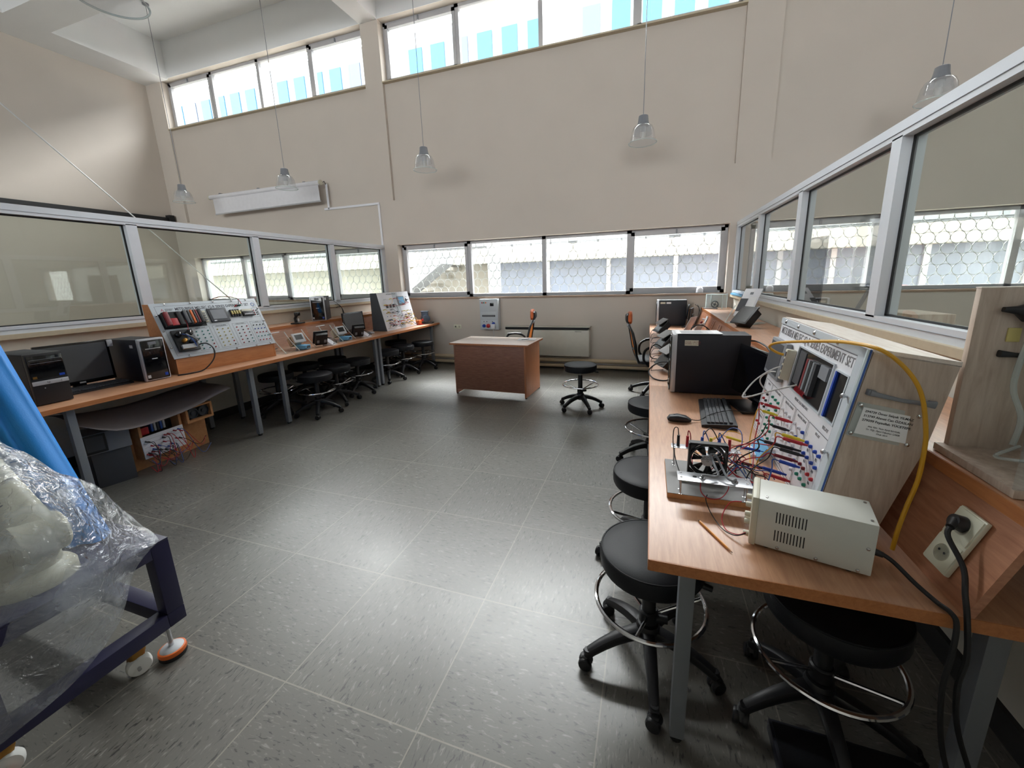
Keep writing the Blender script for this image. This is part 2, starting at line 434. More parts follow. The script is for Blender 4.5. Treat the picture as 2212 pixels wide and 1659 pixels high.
# hazy bright sky: brightest towards the sun side beyond the window wall, dimmer behind the building
tc = nt.nodes.new('ShaderNodeTexCoord'); vm = nt.nodes.new('ShaderNodeVectorMath'); vm.operation = 'DOT_PRODUCT'
sd = Vec((-.25, .70, .66)).normalized(); vm.inputs[1].default_value = sd
nt.links.new(tc.outputs['Generated'], vm.inputs[0])
m1_ = nt.nodes.new('ShaderNodeMath'); m1_.operation = 'MAXIMUM'; m1_.inputs[1].default_value = 0.0; nt.links.new(vm.outputs['Value'], m1_.inputs[0])
m2_ = nt.nodes.new('ShaderNodeMath'); m2_.operation = 'POWER'; m2_.inputs[1].default_value = 2.5; nt.links.new(m1_.outputs[0], m2_.inputs[0])
m3_ = nt.nodes.new('ShaderNodeMath'); m3_.operation = 'MULTIPLY_ADD'; m3_.inputs[1].default_value = SKY_PEAK; m3_.inputs[2].default_value = SKY_BASE; nt.links.new(m2_.outputs[0], m3_.inputs[0])
nt.links.new(m3_.outputs[0], bg.inputs[1])
sc = bpy.context.scene
sc.view_settings.view_transform = 'Standard'; sc.view_settings.look = 'None'; sc.view_settings.gamma = 1; sc.view_settings.exposure = 0.14
sc.view_settings.use_curve_mapping = False
sc.cycles.max_bounces = 8; sc.cycles.diffuse_bounces = 5; sc.cycles.glossy_bounces = 4; sc.cycles.transmission_bounces = 4; sc.cycles.transparent_max_bounces = 20
sc.cycles.caustics_reflective = False; sc.cycles.caustics_refractive = False
sc.cycles.sample_clamp_indirect = 6.0

XL, XR, YB, YF, ZC = -10.6, 9.0, 6.6, -12.0, 6.6     # room extents
ZSL, ZST, ZCL, ZCT = 1.248, 2.245, 4.98, 5.93       # lower and clerestory window heights
BAYS = [(-10.14, -4.93), (-4.57, 1.075), (1.51, 7.12)]
# ---------------------------------------------------------------- shell
struct(B().box(XL - .2, XR + .2, YF - .3, YB + .35, -.12, 0).put('floor', 'floor'))
b = B()
COLS = [(XL - .3, BAYS[0][0]), (BAYS[0][1], BAYS[1][0]), (BAYS[1][1], BAYS[2][0]), (BAYS[2][1], XR + .3)]
for x0, x1 in COLS: b.box(x0, x1, YB, YB + .34, 0, ZC)
for x0, x1 in BAYS:
    b.box(x0, x1, YB, YB + .34, 0, ZSL)                   # below the low window
    b.box(x0, x1, YB, YB + .34, ZST, 3.035)               # flush band above it
    b.box(x0, x1, YB + .055, YB + .34, 3.035, ZCL)        # recessed field
    b.box(x0, x1, YB, YB + .34, ZCT, ZC)                  # edge beam
struct(b.put('wall_back', 'wall'))
struct(B().box(XL - .25, XL, YF, YB, 0, ZC).put('wall_left', 'wall'))
struct(B().box(XR, XR + .25, YF, YB, 0, ZC).put('wall_right', 'wall'))
b = B()                                             # unseen far end of the hall: high window band added as fill light
b.box(XL - .25, XR + .25, YF - .3, YF, 0, 2.9); b.box(XL - .25, XR + .25, YF - .3, YF, 6.1, ZC)
for x0, x1 in COLS: b.box(x0, x1, YF - .3, YF, 2.9, 6.1)
struct(b.put('wall_front', 'wall'))
struct(B().box(XL - .25, XR + .25, YF - .3, YB + .34, ZC, ZC + .2).put('ceiling', 'ceil'))
struct(B().box(-5.0, 1.30, -1.36, -1.22, 0, 2.3).put('wall_added_light_block', 'wallcool'))  # unseen wall added behind the camera to block low light from the rear windows
# down-stand beams: along the left wall, along Y at every column, across the room
b = B()
b.box(XL, -9.88, YF, YB, 5.9, ZC)
for x0, x1 in ((-4.93, -4.57), (1.075, 1.51), (7.12, 7.6)): b.box(x0, x1, YF, YB, 5.92, ZC)
for y0, y1 in ((4.32, 4.86), (-.4, .15), (-6, -5.5)):
    for x0, x1 in ((-9.88, -4.93), (-4.57, 1.075), (1.51, 7.12)): b.box(x0, x1, y0, y1, 5.9, ZC)
struct(b.put('trim_1', 'ceil'))
# white face of the edge beam over the clerestory
b = B()
for x0, x1 in BAYS: b.box(x0, x1, YB - .006, YB, ZCT - .004, ZC)
struct(b.put('trim_2', 'ceil'))
# skirting on the back wall and the two low walls
struct(B().box(BAYS[0][1], BAYS[2][0], YB - .012, YB, 0, .07).put('baseboard_back', 'skirt'))

# ---------------------------------------------------------------- windows
def ring_grille():
    b = B(); R = .0785; dx = R * 2.02; dz = dx * .88
    zs = [ZSL + .03 + R + i * dz for i in range(7)]
    for j, z in enumerate(zs):
        n = int((BAYS[1][1] - BAYS[1][0]) / dx)
        for i in range(n):
            x = BAYS[1][0] + .04 + R + i * dx + (dx / 2 if j % 2 else 0)
            if x + R < BAYS[1][1]: b.torus((x, 0, z), R, .0042, (0, 1, 0), 20, 4)
    return b.mesh('ring_grille', 'grille')
GR = ring_grille()
def window(name, x0, x1, z0, z1, y, sashes, grille=False, inward=-1):
    """fixed frame, four panes, opening sashes on the listed panes; inward = direction of the room"""
    root = sroot(name); s = inward; f = .05
    yo, yi = (y, y + .07)
    b = B()
    b.box(x0, x1, yo, yi, z0, z0 + f); b.box(x0, x1, yo, yi, z1 - f, z1); b.box(x0, x0 + f, yo, yi, z0, z1); b.box(x1 - f, x1, yo, yi, z0, z1)
    wd = (x1 - x0) / 4
    for k in (1, 2, 3): b.box(x0 + k * wd - .035, x0 + k * wd + .035, yo, yi, z0, z1)
    b.put('frame', 'pvc', root)
    for k in range(4):
        a, c = x0 + k * wd + (f if k == 0 else .035), x0 + (k + 1) * wd - (f if k == 3 else .035)
        e, g = z0 + f, z1 - f
        if k in sashes:
            b = B(); t = .055; q0, q1 = (yo - .012, yi - .01) if s < 0 else (yo + .01, yi + .012)
            a += -.01; c += .01; e -= .012; g += .012
            b.box(a, c, q0, q1, e, e + t); b.box(a, c, q0, q1, g - t, g); b.box(a, a + t, q0, q1, e, g); b.box(c - t, c, q0, q1, e, g)
            ss = b.put('sash', 'pvc', root)
            yy = q0 if s < 0 else q1
            B().cbox(((a + c) / 2, yy + s * .012, g - .02), (.022, .024, .07), .004).put('latch', 'mgrey', ss)
            a += t; c -= t; e += t; g -= t
        B().box(a, c, (yo + yi) / 2 - .004, (yo + yi) / 2 + .004, e, g).put('pane', 'glass', root)
    if grille:
        link('grille', GR, root, T((x0 - BAYS[1][0]), y + .2, 0))
    return root
def portal(x0, x1, z0, z1, y, d):
    L = bpy.data.lights.new('daylight_opening', 'AREA'); L.shape = 'RECTANGLE'; L.size = x1 - x0; L.size_y = z1 - z0; L.cycles.is_portal = True
    o = bpy.data.objects.new('daylight_opening', L); COL.objects.link(o)
    o.location = ((x0 + x1) / 2, y, (z0 + z1) / 2); o.rotation_euler = (PI / 2 * (-1 if d < 0 else 1), 0, 0)
n = 0
for i, (x0, x1) in enumerate(BAYS):
    for z0, z1, lo in ((ZSL, ZST, True), (ZCL, ZCT, False)):
        n += 1
        sash = (0, 3) if i != 0 or not lo else (1, 3)
        window('window_%d' % n, x0, x1, z0, z1, YB + .15, sash, lo)
        portal(x0, x1, z0, z1, YB + .30, -1)
for x0, x1 in BAYS:
    n += 1; window('window_%d' % (n + 2), x0, x1, 2.9, 6.1, YF - .2, (0, 3), False, 1); portal(x0, x1, 2.9, 6.1, YF - .31, 1)  # added windows out of view, bringing fill light from the rear
# thin brown sill edges under the low windows, pale ones under the clerestory
b = B()
for x0, x1 in BAYS: b.box(x0 - .02, x1 + .02, YB - .03, YB + .15, ZSL - .03, ZSL)
struct(b.put('trim_3', 'sillwood'))
b = B()
for x0, x1 in BAYS: b.box(x0, x1, YB - .02, YB + .15, ZCL - .02, ZCL)
struct(b.put('trim_4', 'sill'))

# ---------------------------------------------------------------- glazed partitions on low walls
def partition(name, xf, s, y0, y1, posts, wallname, basename, tname, xw):
    """xf: face towards the room, s: direction away from the room"""
    def bx(b, a, c, *r): return b.box(min(xf + s * a, xf + s * c), max(xf + s * a, xf + s * c), *r)
    root = sroot(name); b = B()
    bx(b, 0, .1, y0, y1, 2.172, 2.25); bx(b, 0, .1, y0, y1, 1.228, 1.29)
    for p in posts: bx(b, 0, .1, p - .045, p + .045, 1.28, 2.18)
    b.put('frame', 'alu', root)
    b = B()
    bx(b, -.004, .004, y0, y1, 2.198, 2.2); bx(b, -.004, .004, y0, y1, 1.262, 1.264)
    b.put('frame_groove', 'mgrey', root)
    b = B(); g = B()
    P = sorted(posts)
    for a, c in zip(P[:-1], P[1:]):
        a += .045; c -= .045
        for r in ((a, c, 2.16, 2.172), (a, c, 1.29, 1.3), (a, a + .01, 1.29, 2.172), (c - .01, c, 1.29, 2.172)): bx(b, .045, .06, *r)
        q = B(); bx(q, .049, .055, a, c, 1.29, 2.172); q.put('pane', 'pglass', root)
    b.put('gasket', 'seal', root)
    q = B(); bx(q, xw, xw + .14, y0, y1, 0, 1.19); struct(q.put(wallname, 'wallcool'))
    q = B(); bx(q, xw - .02, xw, y0, y1, 0, .1); struct(q.put(basename, 'skirt'))
    q = B(); bx(q, -.025, .16, y0, y1, 1.19, 1.228); struct(q.put(tname, 'sill'))
    return root
partition('window_7', -4.86, -1, -1.2, 6.6, [-1.16, .07, 1.36, 2.645, 3.945, 5.25, 6.555], 'wall_low_left', 'baseboard_left', 'trim_5', .02)
partition('window_8', 1.157, 1, -1.2, 6.6, [-1.16, .07, 1.36, 2.655, 4.01, 5.32, 6.555], 'wall_low_right', 'baseboard_right', 'trim_6', .02)

# ---------------------------------------------------------------- outside
struct(B().box(-60, 60, YB + .4, 70, -.6, -.35).put('yard_ground', 'concrete'))
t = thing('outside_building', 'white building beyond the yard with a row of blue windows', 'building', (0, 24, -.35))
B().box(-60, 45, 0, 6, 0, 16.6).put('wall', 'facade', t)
mb = {}
for k in range(46):
    x = -46 + k * 1.52
    if k % 7 == 6: continue
    c = 'greypane' if k % 5 == 3 else 'bluepane'
    if c not in mb:
        mb[c] = (B().box(-.46, .46, -.06, .02, 12.7, 15.75).mesh('pane', c))
    link('window', mb[c], t, T(x, 0, 0))
for k in range(2): B().box(-60, 45, -.12, 0, 4 + 5 * k, 4.12 + 5 * k).put('ledge', 'facade', t)
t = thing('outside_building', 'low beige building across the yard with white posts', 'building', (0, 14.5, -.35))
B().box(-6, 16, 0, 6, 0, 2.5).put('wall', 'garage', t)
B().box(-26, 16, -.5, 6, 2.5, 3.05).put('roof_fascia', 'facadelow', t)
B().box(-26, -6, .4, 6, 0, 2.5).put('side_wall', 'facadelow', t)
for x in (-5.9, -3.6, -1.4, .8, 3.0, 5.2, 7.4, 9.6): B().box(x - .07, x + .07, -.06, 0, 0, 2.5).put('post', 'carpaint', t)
for z in (1.25,): B().box(-6, 16, -.04, 0, z, z + .08).put('rail', 'carpaint', t)
for x in (-9.4, -7.5): B().box(x - .35, x + .35, .36, .4, 0, 1.4).put('doorway', 'greypane', t)
t = thing('outside_stair', 'sloping white stair flank outside the window beside the column', 'stair', (-8.6, 12.6, -.35))
B().prism([(-2.6, 0), (-2.2, 0), (1.6, 2.5), (1.6, 2.9), (1.2, 2.9), (-2.6, .4)], 0, .9).put('flank', 'facade', t)
for k in range(8): B().box(-2.3 + k * .45, -1.85 + k * .45, .9, 2.2, .2 + k * .3, .32 + k * .3).put('step', 'facadelow', t)
t = thing('outside_column', 'white square column standing in the yard beyond the window', 'column', (-5.0, 12.6, -.35))
B().box(-.17, .17, -.17, .17, 0, 4.6, .01).put('shaft', 'facade', t); B().box(-.24, .24, -.24, .24, 0, .25, .01).put('plinth', 'facade', t)
def car(name, label, x, y, rz, paint):
    t = thing(name, label, 'car', (x, y, -.35), rz)
    B().loft([(-1.95, 0, .55), (-1.7, 0, .62), (-.9, 0, .66), (.8, 0, .68), (1.7, 0, .64), (1.98, 0, .55)], [1.4, 1.66, 1.7, 1.7, 1.64, 1.4], [.3, .62, .72, .72, .6, .3], (0, 1, 0)).put('body', paint, t)
    B().loft([(-1.1, 0, .98), (-.5, 0, 1.16), (.2, 0, 1.2), (1.0, 0, 1.14), (1.5, 0, .96)], [1.5, 1.42, 1.4, 1.42, 1.5], [.1, .52, .56, .5, .1], (0, 1, 0)).put('cabin', paint, t)
    for s in (-1, 1): B().prism([(-.85, 1.0), (-.45, 1.36), (.95, 1.34), (1.25, 1.0)], s * .71, s * .725).put('side_window', 'screenblk', t)
    for wx in (-1.25, 1.2):
        for s in (-1, 1): B().cyl((wx, s * .68, .31), (wx, s * .84, .31), .31, seg=20).put('wheel', 'rubber', t)
car('car', 'white car parked outside the middle window', -2.2, 11.2, .2, 'carpaint')
car('car', 'red car parked in the yard by the far bay', 5.6, 12.2, -.3, 'redcar')
# ---------------------------------------------------------------- wall and ceiling fittings
PEND = []
def pendant(label, x, y, z=3.235):
    if not PEND:
        t = thing('pendant_lamp', label, 'lamp', (x, y, z), 0, 'pendant lamps')
        b = B(); b.lathe([(.045, .325), (.058, .318), (.066, .25), (.078, .205), (.074, .2)], 24)
        b.put('lamp_cap', 'mgrey', t)
        b = B(); b.lathe([(.076, .212), (.118, .19), (.14, .14), (.152, .07), (.163, .02), (.168, 0), (.182, 0)], 36, caps=False)
        b.put('lamp_shade', 'lampglass', t)
        b = B(); b.torus((0, 0, 0), .176, .006, seg=40, ring=6); b.put('shade_rim', 'acryledge', t)
        b = B(); b.lathe([(.02, .2), (.035, .19), (.036, .09), (.022, .05), (.004, .045)], 16); b.put('bulb', 'nylon', t)
        b = B(); b.lathe([(.03, .205), (.1, .18), (.112, .1), (.116, .098), (.104, .19), (.03, .215)], 28, caps=False); b.put('reflector', 'lampglass', t)
        b = B(); b.cyl((0, 0, .32), (0, 0, ZC - z - .03), .0045, seg=6); b.put('cord', 'mgrey', t)
        b = B(); b.lathe([(.05, ZC - z), (.05, ZC - z - .02), (.02, ZC - z - .04)], 16); b.put('ceiling_rose', 'mgrey', t)
        PEND.append(t); return t
    t = dup(PEND[0], label, (x, y, z)); return t
pendant('clear bell pendant lamp hanging over the glazed partition nearest the corner column', -8.83, 5.77)
pendant('clear bell pendant lamp hanging just in front of the rolled projector screen', -6.17, 5.77)
pendant('clear bell pendant lamp above the workbench end, beside the middle column', -3.37, 5.77)
pendant('clear bell pendant lamp hanging alone in front of the bare plaster wall', -.16, 5.85)
pendant('clear bell pendant lamp half hidden by the sloping partition top rail', 2.79, 5.75)
pendant('big clear bell pendant lamp at the ceiling beam, seen from below', -3.17, 1.88, 3.27)

t = thing('projector_screen', 'white roll-down projector screen, mostly rolled up, on the back wall', 'screen', (-7.57, 6.46, 3.1))
b = B(); b.cyl((-1.49, 0, .355), (1.49, 0, .365), .043, seg=20); b.put('roller_case', 'white', t)
b = B(); b.cyl((1.49, 0, .365), (1.52, 0, .365), .047, seg=20); b.cyl((-1.52, 0, .355), (-1.49, 0, .355), .045, seg=20); b.put('end_cap', 'beigeplastic', t)
b = B(); b.prism([(-1.41, .33), (1.45, .335), (1.46, .04), (-1.4, .01)], -.012, -.009); b.put('fabric', 'white', t)
b = B(); b.box(-1.41, 1.47, -.018, -.002, .005, .03, mtx=RY(-.010)); b.put('bottom_bar', 'silver', t)
for x in (-1.2, -.1, 1.1): B().box(x - .02, x + .02, -.01, .13, .40, .42).put('wall_bracket', 'mgrey', t)

t = thing('cable_trunking', 'white stepped cable trunking running down the wall from the projector screen', 'trunking', (0, 0, 0))
b = B(); Y0, Y1 = YB - .024, YB - .002
for x0, x1, z0, z1 in ((-6.07, -6.03, 3.0, 3.46), (-6.16, -4.87, 2.985, 3.025), (-4.905, -4.865, 2.25, 3.0)): b.box(x0, x1, Y0, Y1, z0, z1, .003)
b.put('channel', 'white', t)
B().tube([(-6.05, 6.575, 3.45), (-6.05, 6.54, 3.5), (-6.04, 6.5, 3.47)], .006, 6).put('cable', 'wireblk', t)

t = thing('convector_heater', 'long low white convector heater on the wall behind the desk', 'heater', (-1.652, 6.6, .235))
b = B(); b.box(-.74, .74, -.2, -.004, 0, .45, .02); b.put('casing', 'convector', t)
b = B(); b.box(-.73, .715, -.195, -.03, .452, .498, .006); b.put('air_grille', 'seal', t)
b = B(); b.box(-.745, .745, -.205, -.004, .494, .502, .003); b.put('top_edge', 'convector', t)
for k, x in enumerate((-.55, .55)): B().box(x - .03, x + .03, -.05, -.005, -.03, .01).put('foot', 'dgrey', t)
text('FERROLI', .03, 'ink', t, T(.5, -.2015, .425) @ RX(PI / 2), 'logo')

t = thing('electrical_panel', 'grey wall-mounted electrical panel with breakers and sockets under the window', 'electrical panel', (-2.705, 6.6, .668))
b = B(); b.box(-.175, .175, -.13, -.004, 0, .545, .008); b.put('housing', 'panel', t)
for z0, z1 in ((.33, .53), (.175, .322), (.015, .168)):
    B().box(-.162, .155, -.136, -.13, z0, z1, .002).put('cover', 'panel', t)
for k, c in enumerate(('red', 'green', 'orange')): B().cyl((-.12 + k * .035, -.136, .48), (-.12 + k * .035, -.146, .48), .012, seg=14).put('indicator_lamp', c, t)
b = B(); b.box(.03, .1, -.142, -.136, .42, .475, .002); b.put('meter', 'screenblk', t)
b = B(); b.box(-.13, .12, -.139, -.136, .232, .262); b.put('breaker_window', 'bplastic', t)
b = B(); b.box(-.12, .11, -.146, -.139, .24, .252, .001); b.put('breaker_toggles', 'mgrey', t)
for x in (-.1, -.045, .065): B().cyl((x, -.136, .145), (x, -.14, .145), .008, seg=10).put('fuse_cap', 'bplastic', t)
b = B(); b.lathe([(.03, 0), (.03, .02), (.024, .03)], 16, (-.1, -.136, .07), (0, -1, 0)); b.put('blue_socket', 'blue', t)
b = B(); b.lathe([(.036, 0), (.036, .024), (.028, .03)], 16, (-.015, -.136, .07), (0, -1, 0)); b.put('red_socket', 'red', t)
b = B(); b.lathe([(.028, 0), (.028, .02), (.02, .026)], 16, (.085, -.136, .11), (0, -1, 0)); b.put('blue_socket', 'blue', t)
t = thing('mains_adapter', 'white plug adapter and lead in the electrical panel', 'plug', (-2.62, 6.462, .738))
b = B(); b.box(-.04, .04, -.05, -.012, -.045, .035, .01); b.put('plug_body', 'white', t)
b = B(); b.tube([(0, -.04, -.04), (.01, -.05, -.1), (.02, -.04, -.2), (.0, .03, -.45), (.02, .04, -.56)], .006, 6); b.put('lead', 'wirewht', t)
t = thing('wall_socket', 'cream double wall socket low on the back wall beside the desk', 'socket', (-3.405, 6.6, .665))
b = B(); b.box(-.075, .075, -.012, -.002, 0, .075, .004); b.put('plate', 'ivory', t)
b = B()
for x in (-.038, .038): b.lathe([(.026, 0), (.024, .004)], 18, (x, -.012, .0375), (0, -1, 0))
b.put('socket_face', 'beigeplastic', t)
B().cyl((-.038, -.016, .0375), (-.038, -.02, .0375), .012, seg=12).put('pin_hole', 'seal', t); B().cyl((.038, -.016, .034), (.038, -.02, .034), .006, seg=12).put('pin_hole', 'seal', t)

for nm, z, r in (('upper of the two beige heating pipes along the back wall', .155, .034), ('lower of the two beige heating pipes along the back wall', .055, .03)):
    b = B(); b.cyl((-4.6, 6.50, z), (1.0, 6.50, z), r, seg=16)
    t = thing('heating_pipe', nm, 'pipe'); b.put('tube', 'pipe', t)
    for x in (-4.2, -2.6, -.2): B().box(x - .02, x + .02, 6.53, 6.598, z - .01, z + .01).put('clip', 'mgrey', t)
t = thing('curtain_rail', 'black steel bar high on the far plaster wall above the partition', 'rail', (-10.6, 0, 3.1))
B().box(.02, .1, -1, 6.5, -.02, .055).put('bar', 'seal', t); B().box(.0, .14, 6.46, 6.56, -.04, .11).put('end_block', 'seal', t)
t = thing('stay_cable', 'thin white cable stretched diagonally down behind the glazed partition', 'cable')
p0, p1 = Vec((-7, 2.848, 3.65)), Vec((-7, 5.01, 1.359)); d = (p1 - p0)
b = B(); b.cyl(p0 - d * 1.28, p1 + d * .592, .008, seg=6); b.put('strand', 'wirewht', t)
t = thing('motion_sensor', 'small white dome sensor on the window frame above the black computer', 'sensor', (.735, 6.70, 1.248))
b = B(); b.lathe([(.05, 0), (.05, .03), (.047, .06), (.034, .085), (.012, .097), (.001, .098)], 20); b.put('dome', 'white', t)
b = B(); b.lathe([(.055, 0), (.055, .012)], 20); b.put('base', 'lgrey', t)

# ---------------------------------------------------------------- workbenches
def bench(name, label, xf, s, y0, y1, legs, zt=.78, ys=None):
    """xf front edge; s = +1 when the bench runs towards +X from its front edge"""
    t = thing(name, label, 'workbench', (xf, 0, 0))
    def bx(x0, x1, *r): b = B(); return b.box(min(s * x0, s * x1), max(s * x0, s * x1), *r)
    b = bx(0, 1.09, y0, y1, zt - .034, zt, .003); b.put('worktop', 'bench', t)
    bx(-.003, .0005, y0, y1, zt - .034, zt - .001).put('edge_band', 'benchedge', t)
    for yy in (y0, y1): bx(0, 1.09, yy - .0015, yy + .0015, zt - .034, zt - .001).put('edge_band', 'benchedge', t)
    for y in legs:
        for x in (.07 if s < 0 else .093, .80):
            b = bx(x, x + .045, y - .022, y + .023, .02, zt - .036, .003)
            lg = b.put('leg', 'steel', t)
            B().cyl((s * (x + .022), y, 0), (s * (x + .022), y, .022), .02, seg=12).put('foot', 'rubber', lg)
        bx(.1, .82, y - .015, y + .015, zt - .08, zt - .036).put('cross_rail', 'steel', t)
    bx(.805, .835, legs[0], legs[-1], zt - .1, zt - .036).put('back_rail', 'steel', t)
    # slanted riser and raised shelf
    if ys is not None: y0 = ys
    b = B(); P = [(.66, zt), (.678, zt), (.758, zt + .225), (.74, zt + .225)]
    b.prism([(s * u, v) for u, v in P], y0, y1); b.put('riser', 'riser', t)
    bx(.735, 1.11, y0, y1, zt + .222, zt + .257, .002).put('shelf', 'bench', t)
    bx(.731, .7355, y0, y1, zt + .223, zt + .256).put('shelf_edge', 'benchedge', t)
    return t
bl1 = bench('workbench', 'long beech workbench with grey legs along the glazed partition, carrying the experiment set', -3.78, -1, .1, 4.835, (.35, 1.49, 2.83, 3.19, 4.79), ys=3.0)
bl2 = bench('workbench', 'short end workbench by the column carrying the white wired panel', -3.78, -1, 4.838, 6.575, (4.885, 6.42))
br1 = bench('workbench', 'beech workbench beside the camera carrying power supply, fan board and experiment set', .027, 1, .99, 2.81, (1.135, 2.68))
br2 = bench('workbench', 'farther beech workbench carrying display stands and black computer under the partition', .027, 1, 2.813, 6.575, (3.0, 4.7, 6.42))

# ---------------------------------------------------------------- stools
def star_base(parent, matname, r=.255, n=5, hub=.175, ph=0.0, wheels=True):
    arm = None
    for k in range(n):
        a = ph + 2 * PI * k / n
        if arm is None:
            b = B(); pts, ws, hs = [], [], []
            for q in (0, .12, .3, .5, .7, .88, 1.0):
                x = .02 + q * (r - .02); pts.append((x, 0, hub - .03 - .012 * q - .072 * q * q)); ws.append(.055 - .022 * q); hs.append(.052 - .018 * q)
            b.loft(pts, ws, hs, (0, 1, 0), 6); b.cyl((r - .008, 0, .05), (r - .008, 0, .085), .014, seg=10)
            arm = b.mesh('arm', matname)
            b = B()
            for sd in (-1, 1): b.lathe([(.012, -.011), (.024, -.01), (.027, -.004), (.027, .004), (.024, .01), (.012, .011)], 16, (0, sd * .014, .0272), (0, 1, 0))
            b.loft([(-.02, 0, .03), (-.006, 0, .052), (.014, 0, .05), (.022, 0, .038)], [.012, .03, .03, .02], [.012, .014, .014, .01], (0, 1, 0), 5)
            cst = b.mesh('caster', 'bplastic')
        o = link('arm', arm, parent, RZ(a))
        if wheels: link('caster', cst, parent, RZ(a) @ T(r, 0, 0) @ RZ(.7 + 1.7 * k))
    B().lathe([(.03, hub - .07), (.044, hub - .06), (.046, hub - .01), (.04, hub + .008), (.028, hub + .012)], 20).put('hub', matname, parent)

STOOL = []
def stool(label, x, y, rz=0.0, dz=0.0, group=None):
    if STOOL:
        t = dup(STOOL[0], label, (x, y, 0), rz)
        if group: t['group'] = group
        if dz:
            for c in t.children:
                if c.name.split('.')[0] in ('seat', 'seat_piping', 'seat_plate', 'height_lever'): c.location.z = dz
        return t
    t = thing('lab_stool', label, 'stool', (x, y, 0), rz)
    b = B(); b.lathe([(.17, .463), (.186, .466), (.191, .478), (.192, .52), (.188, .532), (.175, .539), (.12, .543), (.001, .544)], 40); b.put('seat', 'leather', t)
    b = B(); b.torus((0, 0, .5335), .1865, .0035, seg=48, ring=6); b.put('seat_piping', 'leather', t)
    b = B(); b.box(-.07, .07, -.07, .07, .446, .464, .006); b.put('seat_plate', 'bplastic', t)
    b = B(); b.tube([(.03, 0, .452), (.12, .01, .45), (.19, .015, .438)], .006, 6); b.cyl((.17, .014, .442), (.215, .017, .433), .011, seg=10); b.put('height_lever', 'bplastic', t)
    b = B(); b.cyl((0, 0, .18), (0, 0, .45), .0125, seg=14); b.put('gas_lift', 'chrome', t)
    b = B(); b.lathe([(.027, .19), (.026, .4), (.022, .405)], 18); b.put('lift_cover', 'bplastic', t)
    b = B(); b.torus((0, 0, .295), .205, .0085, seg=56, ring=8)
    for k in range(3):
        a = .5 + 2 * PI * k / 3; b.cyl((.03 * math.cos(a), .03 * math.sin(a), .225), (.203 * math.cos(a), .203 * math.sin(a), .29), .0065, seg=8)
    b.put('foot_ring', 'chrome', t)
    b = B(); b.lathe([(.03, .19), (.036, .195), (.036, .24), (.03, .245)], 18); b.cyl((.03, 0, .215), (.07, .01, .215), .016, seg=12); b.put('ring_clamp', 'bplastic', t)
    star_base(t, 'bplastic')
    STOOL.append(t); return t
stool('black round lab stool standing alone on the open floor beside the desk', -.742, 4.49, .28)
L = [(-4.326, 3.484, 0.972, 'black stool under the bench, second leg bay, deepest at the wall'),
     (-3.795, 3.564, 0.377, 'black stool nearest the camera of those pushed under the far long bench'),
     (-4.465, 4.03, 0.302, 'black stool at the wall behind the nearest one under the long bench'),
     (-3.9, 3.995, 0.795, 'black stool directly behind the nearest one under the long bench'),
     (-4.376, 4.455, 1.187, 'black stool farthest back under the long bench, seat top just seen'),
     (-3.935, 4.44, 1.22, 'black stool beside the last front leg of the long bench'),
     (-3.947, 5.144, 0.345, 'black stool just past the bench joint, white tag on its seat'),
     (-3.96, 5.6, 0.129, 'black stool in the middle of the end workbench, under the white panel'),
     (-4.42, 6.06, 0.167, 'black stool at the partition under the end workbench, mostly hidden'),
     (-3.845, 6.045, 1.135, 'black stool nearest the back wall, under the end workbench')]
for x, y, rz, l in L: stool(l, x, y, rz, -.04)
R_ = [(.045, 1.395, -.21, 'black round stool nearest the camera, half under the bench with power supply'),
      (.04, 2.03, .9, 'black round stool under the near bench, behind the nearest stool'),
      (.055, 3.25, 2.2, 'third black stool along the near bench, mostly hidden by its edge'),
      (.60, 1.325, .95, 'black stool fully under the near bench, chrome ring in deep shade')]
for x, y, rz, l in R_: stool(l, x, y, rz, -.02)

# ---------------------------------------------------------------- desk
t = thing('teacher_desk', 'brown wooden desk with glare-brightened top standing on the open floor', 'desk', (-1.98, 4.97, 0), -.045)
b = B(); b.box(-.565, .565, -.32, .32, .698, .722, .003); b.put('desk_top', 'desktopsheen', t)
b = B(); b.box(-.566, .566, -.3215, -.3195, .698, .721); b.box(.5645, .5665, -.321, .321, .698, .721); b.put('edge_band', 'deskside', t)
for x in (-.52, .5): B().box(x - .0, x + .022, -.29, .29, .014, .698, .001).put('side_panel', 'deskside' if x > 0 else 'desk', t)
for x in (-.509, .511):
    for y in (-.27, .27): B().cyl((x, y, 0), (x, y, .015), .014, seg=10).put('foot', 'rubber', t)
B().box(-.498, .5, -.288, -.27, .075, .698, .001).put('front_panel', 'desk', t)
t2 = thing('paper_sheet', 'white paper sheets lying on the desk top', 'paper', (-1.585, 5.10, .7225), .1)
for k in range(3): B().box(-.125 + .01 * k, .11 + .008 * k, -.1, .085 + .006 * k, .0008 * k, .0008 * k + .0005).put('sheet', 'paper', t2, RZ(.05 * k))
t2 = thing('ballpoint_pen', 'dark pen lying on the papers on the desk', 'pen', (-1.6, 5.08, .728), .9)
B().cyl((-.06, 0, 0), (.06, 0, 0), .0035, seg=8).put('barrel', 'ink', t2); B().cyl((.06, 0, 0), (.07, 0, 0), .003, .001, seg=8).put('tip', 'silver', t2)

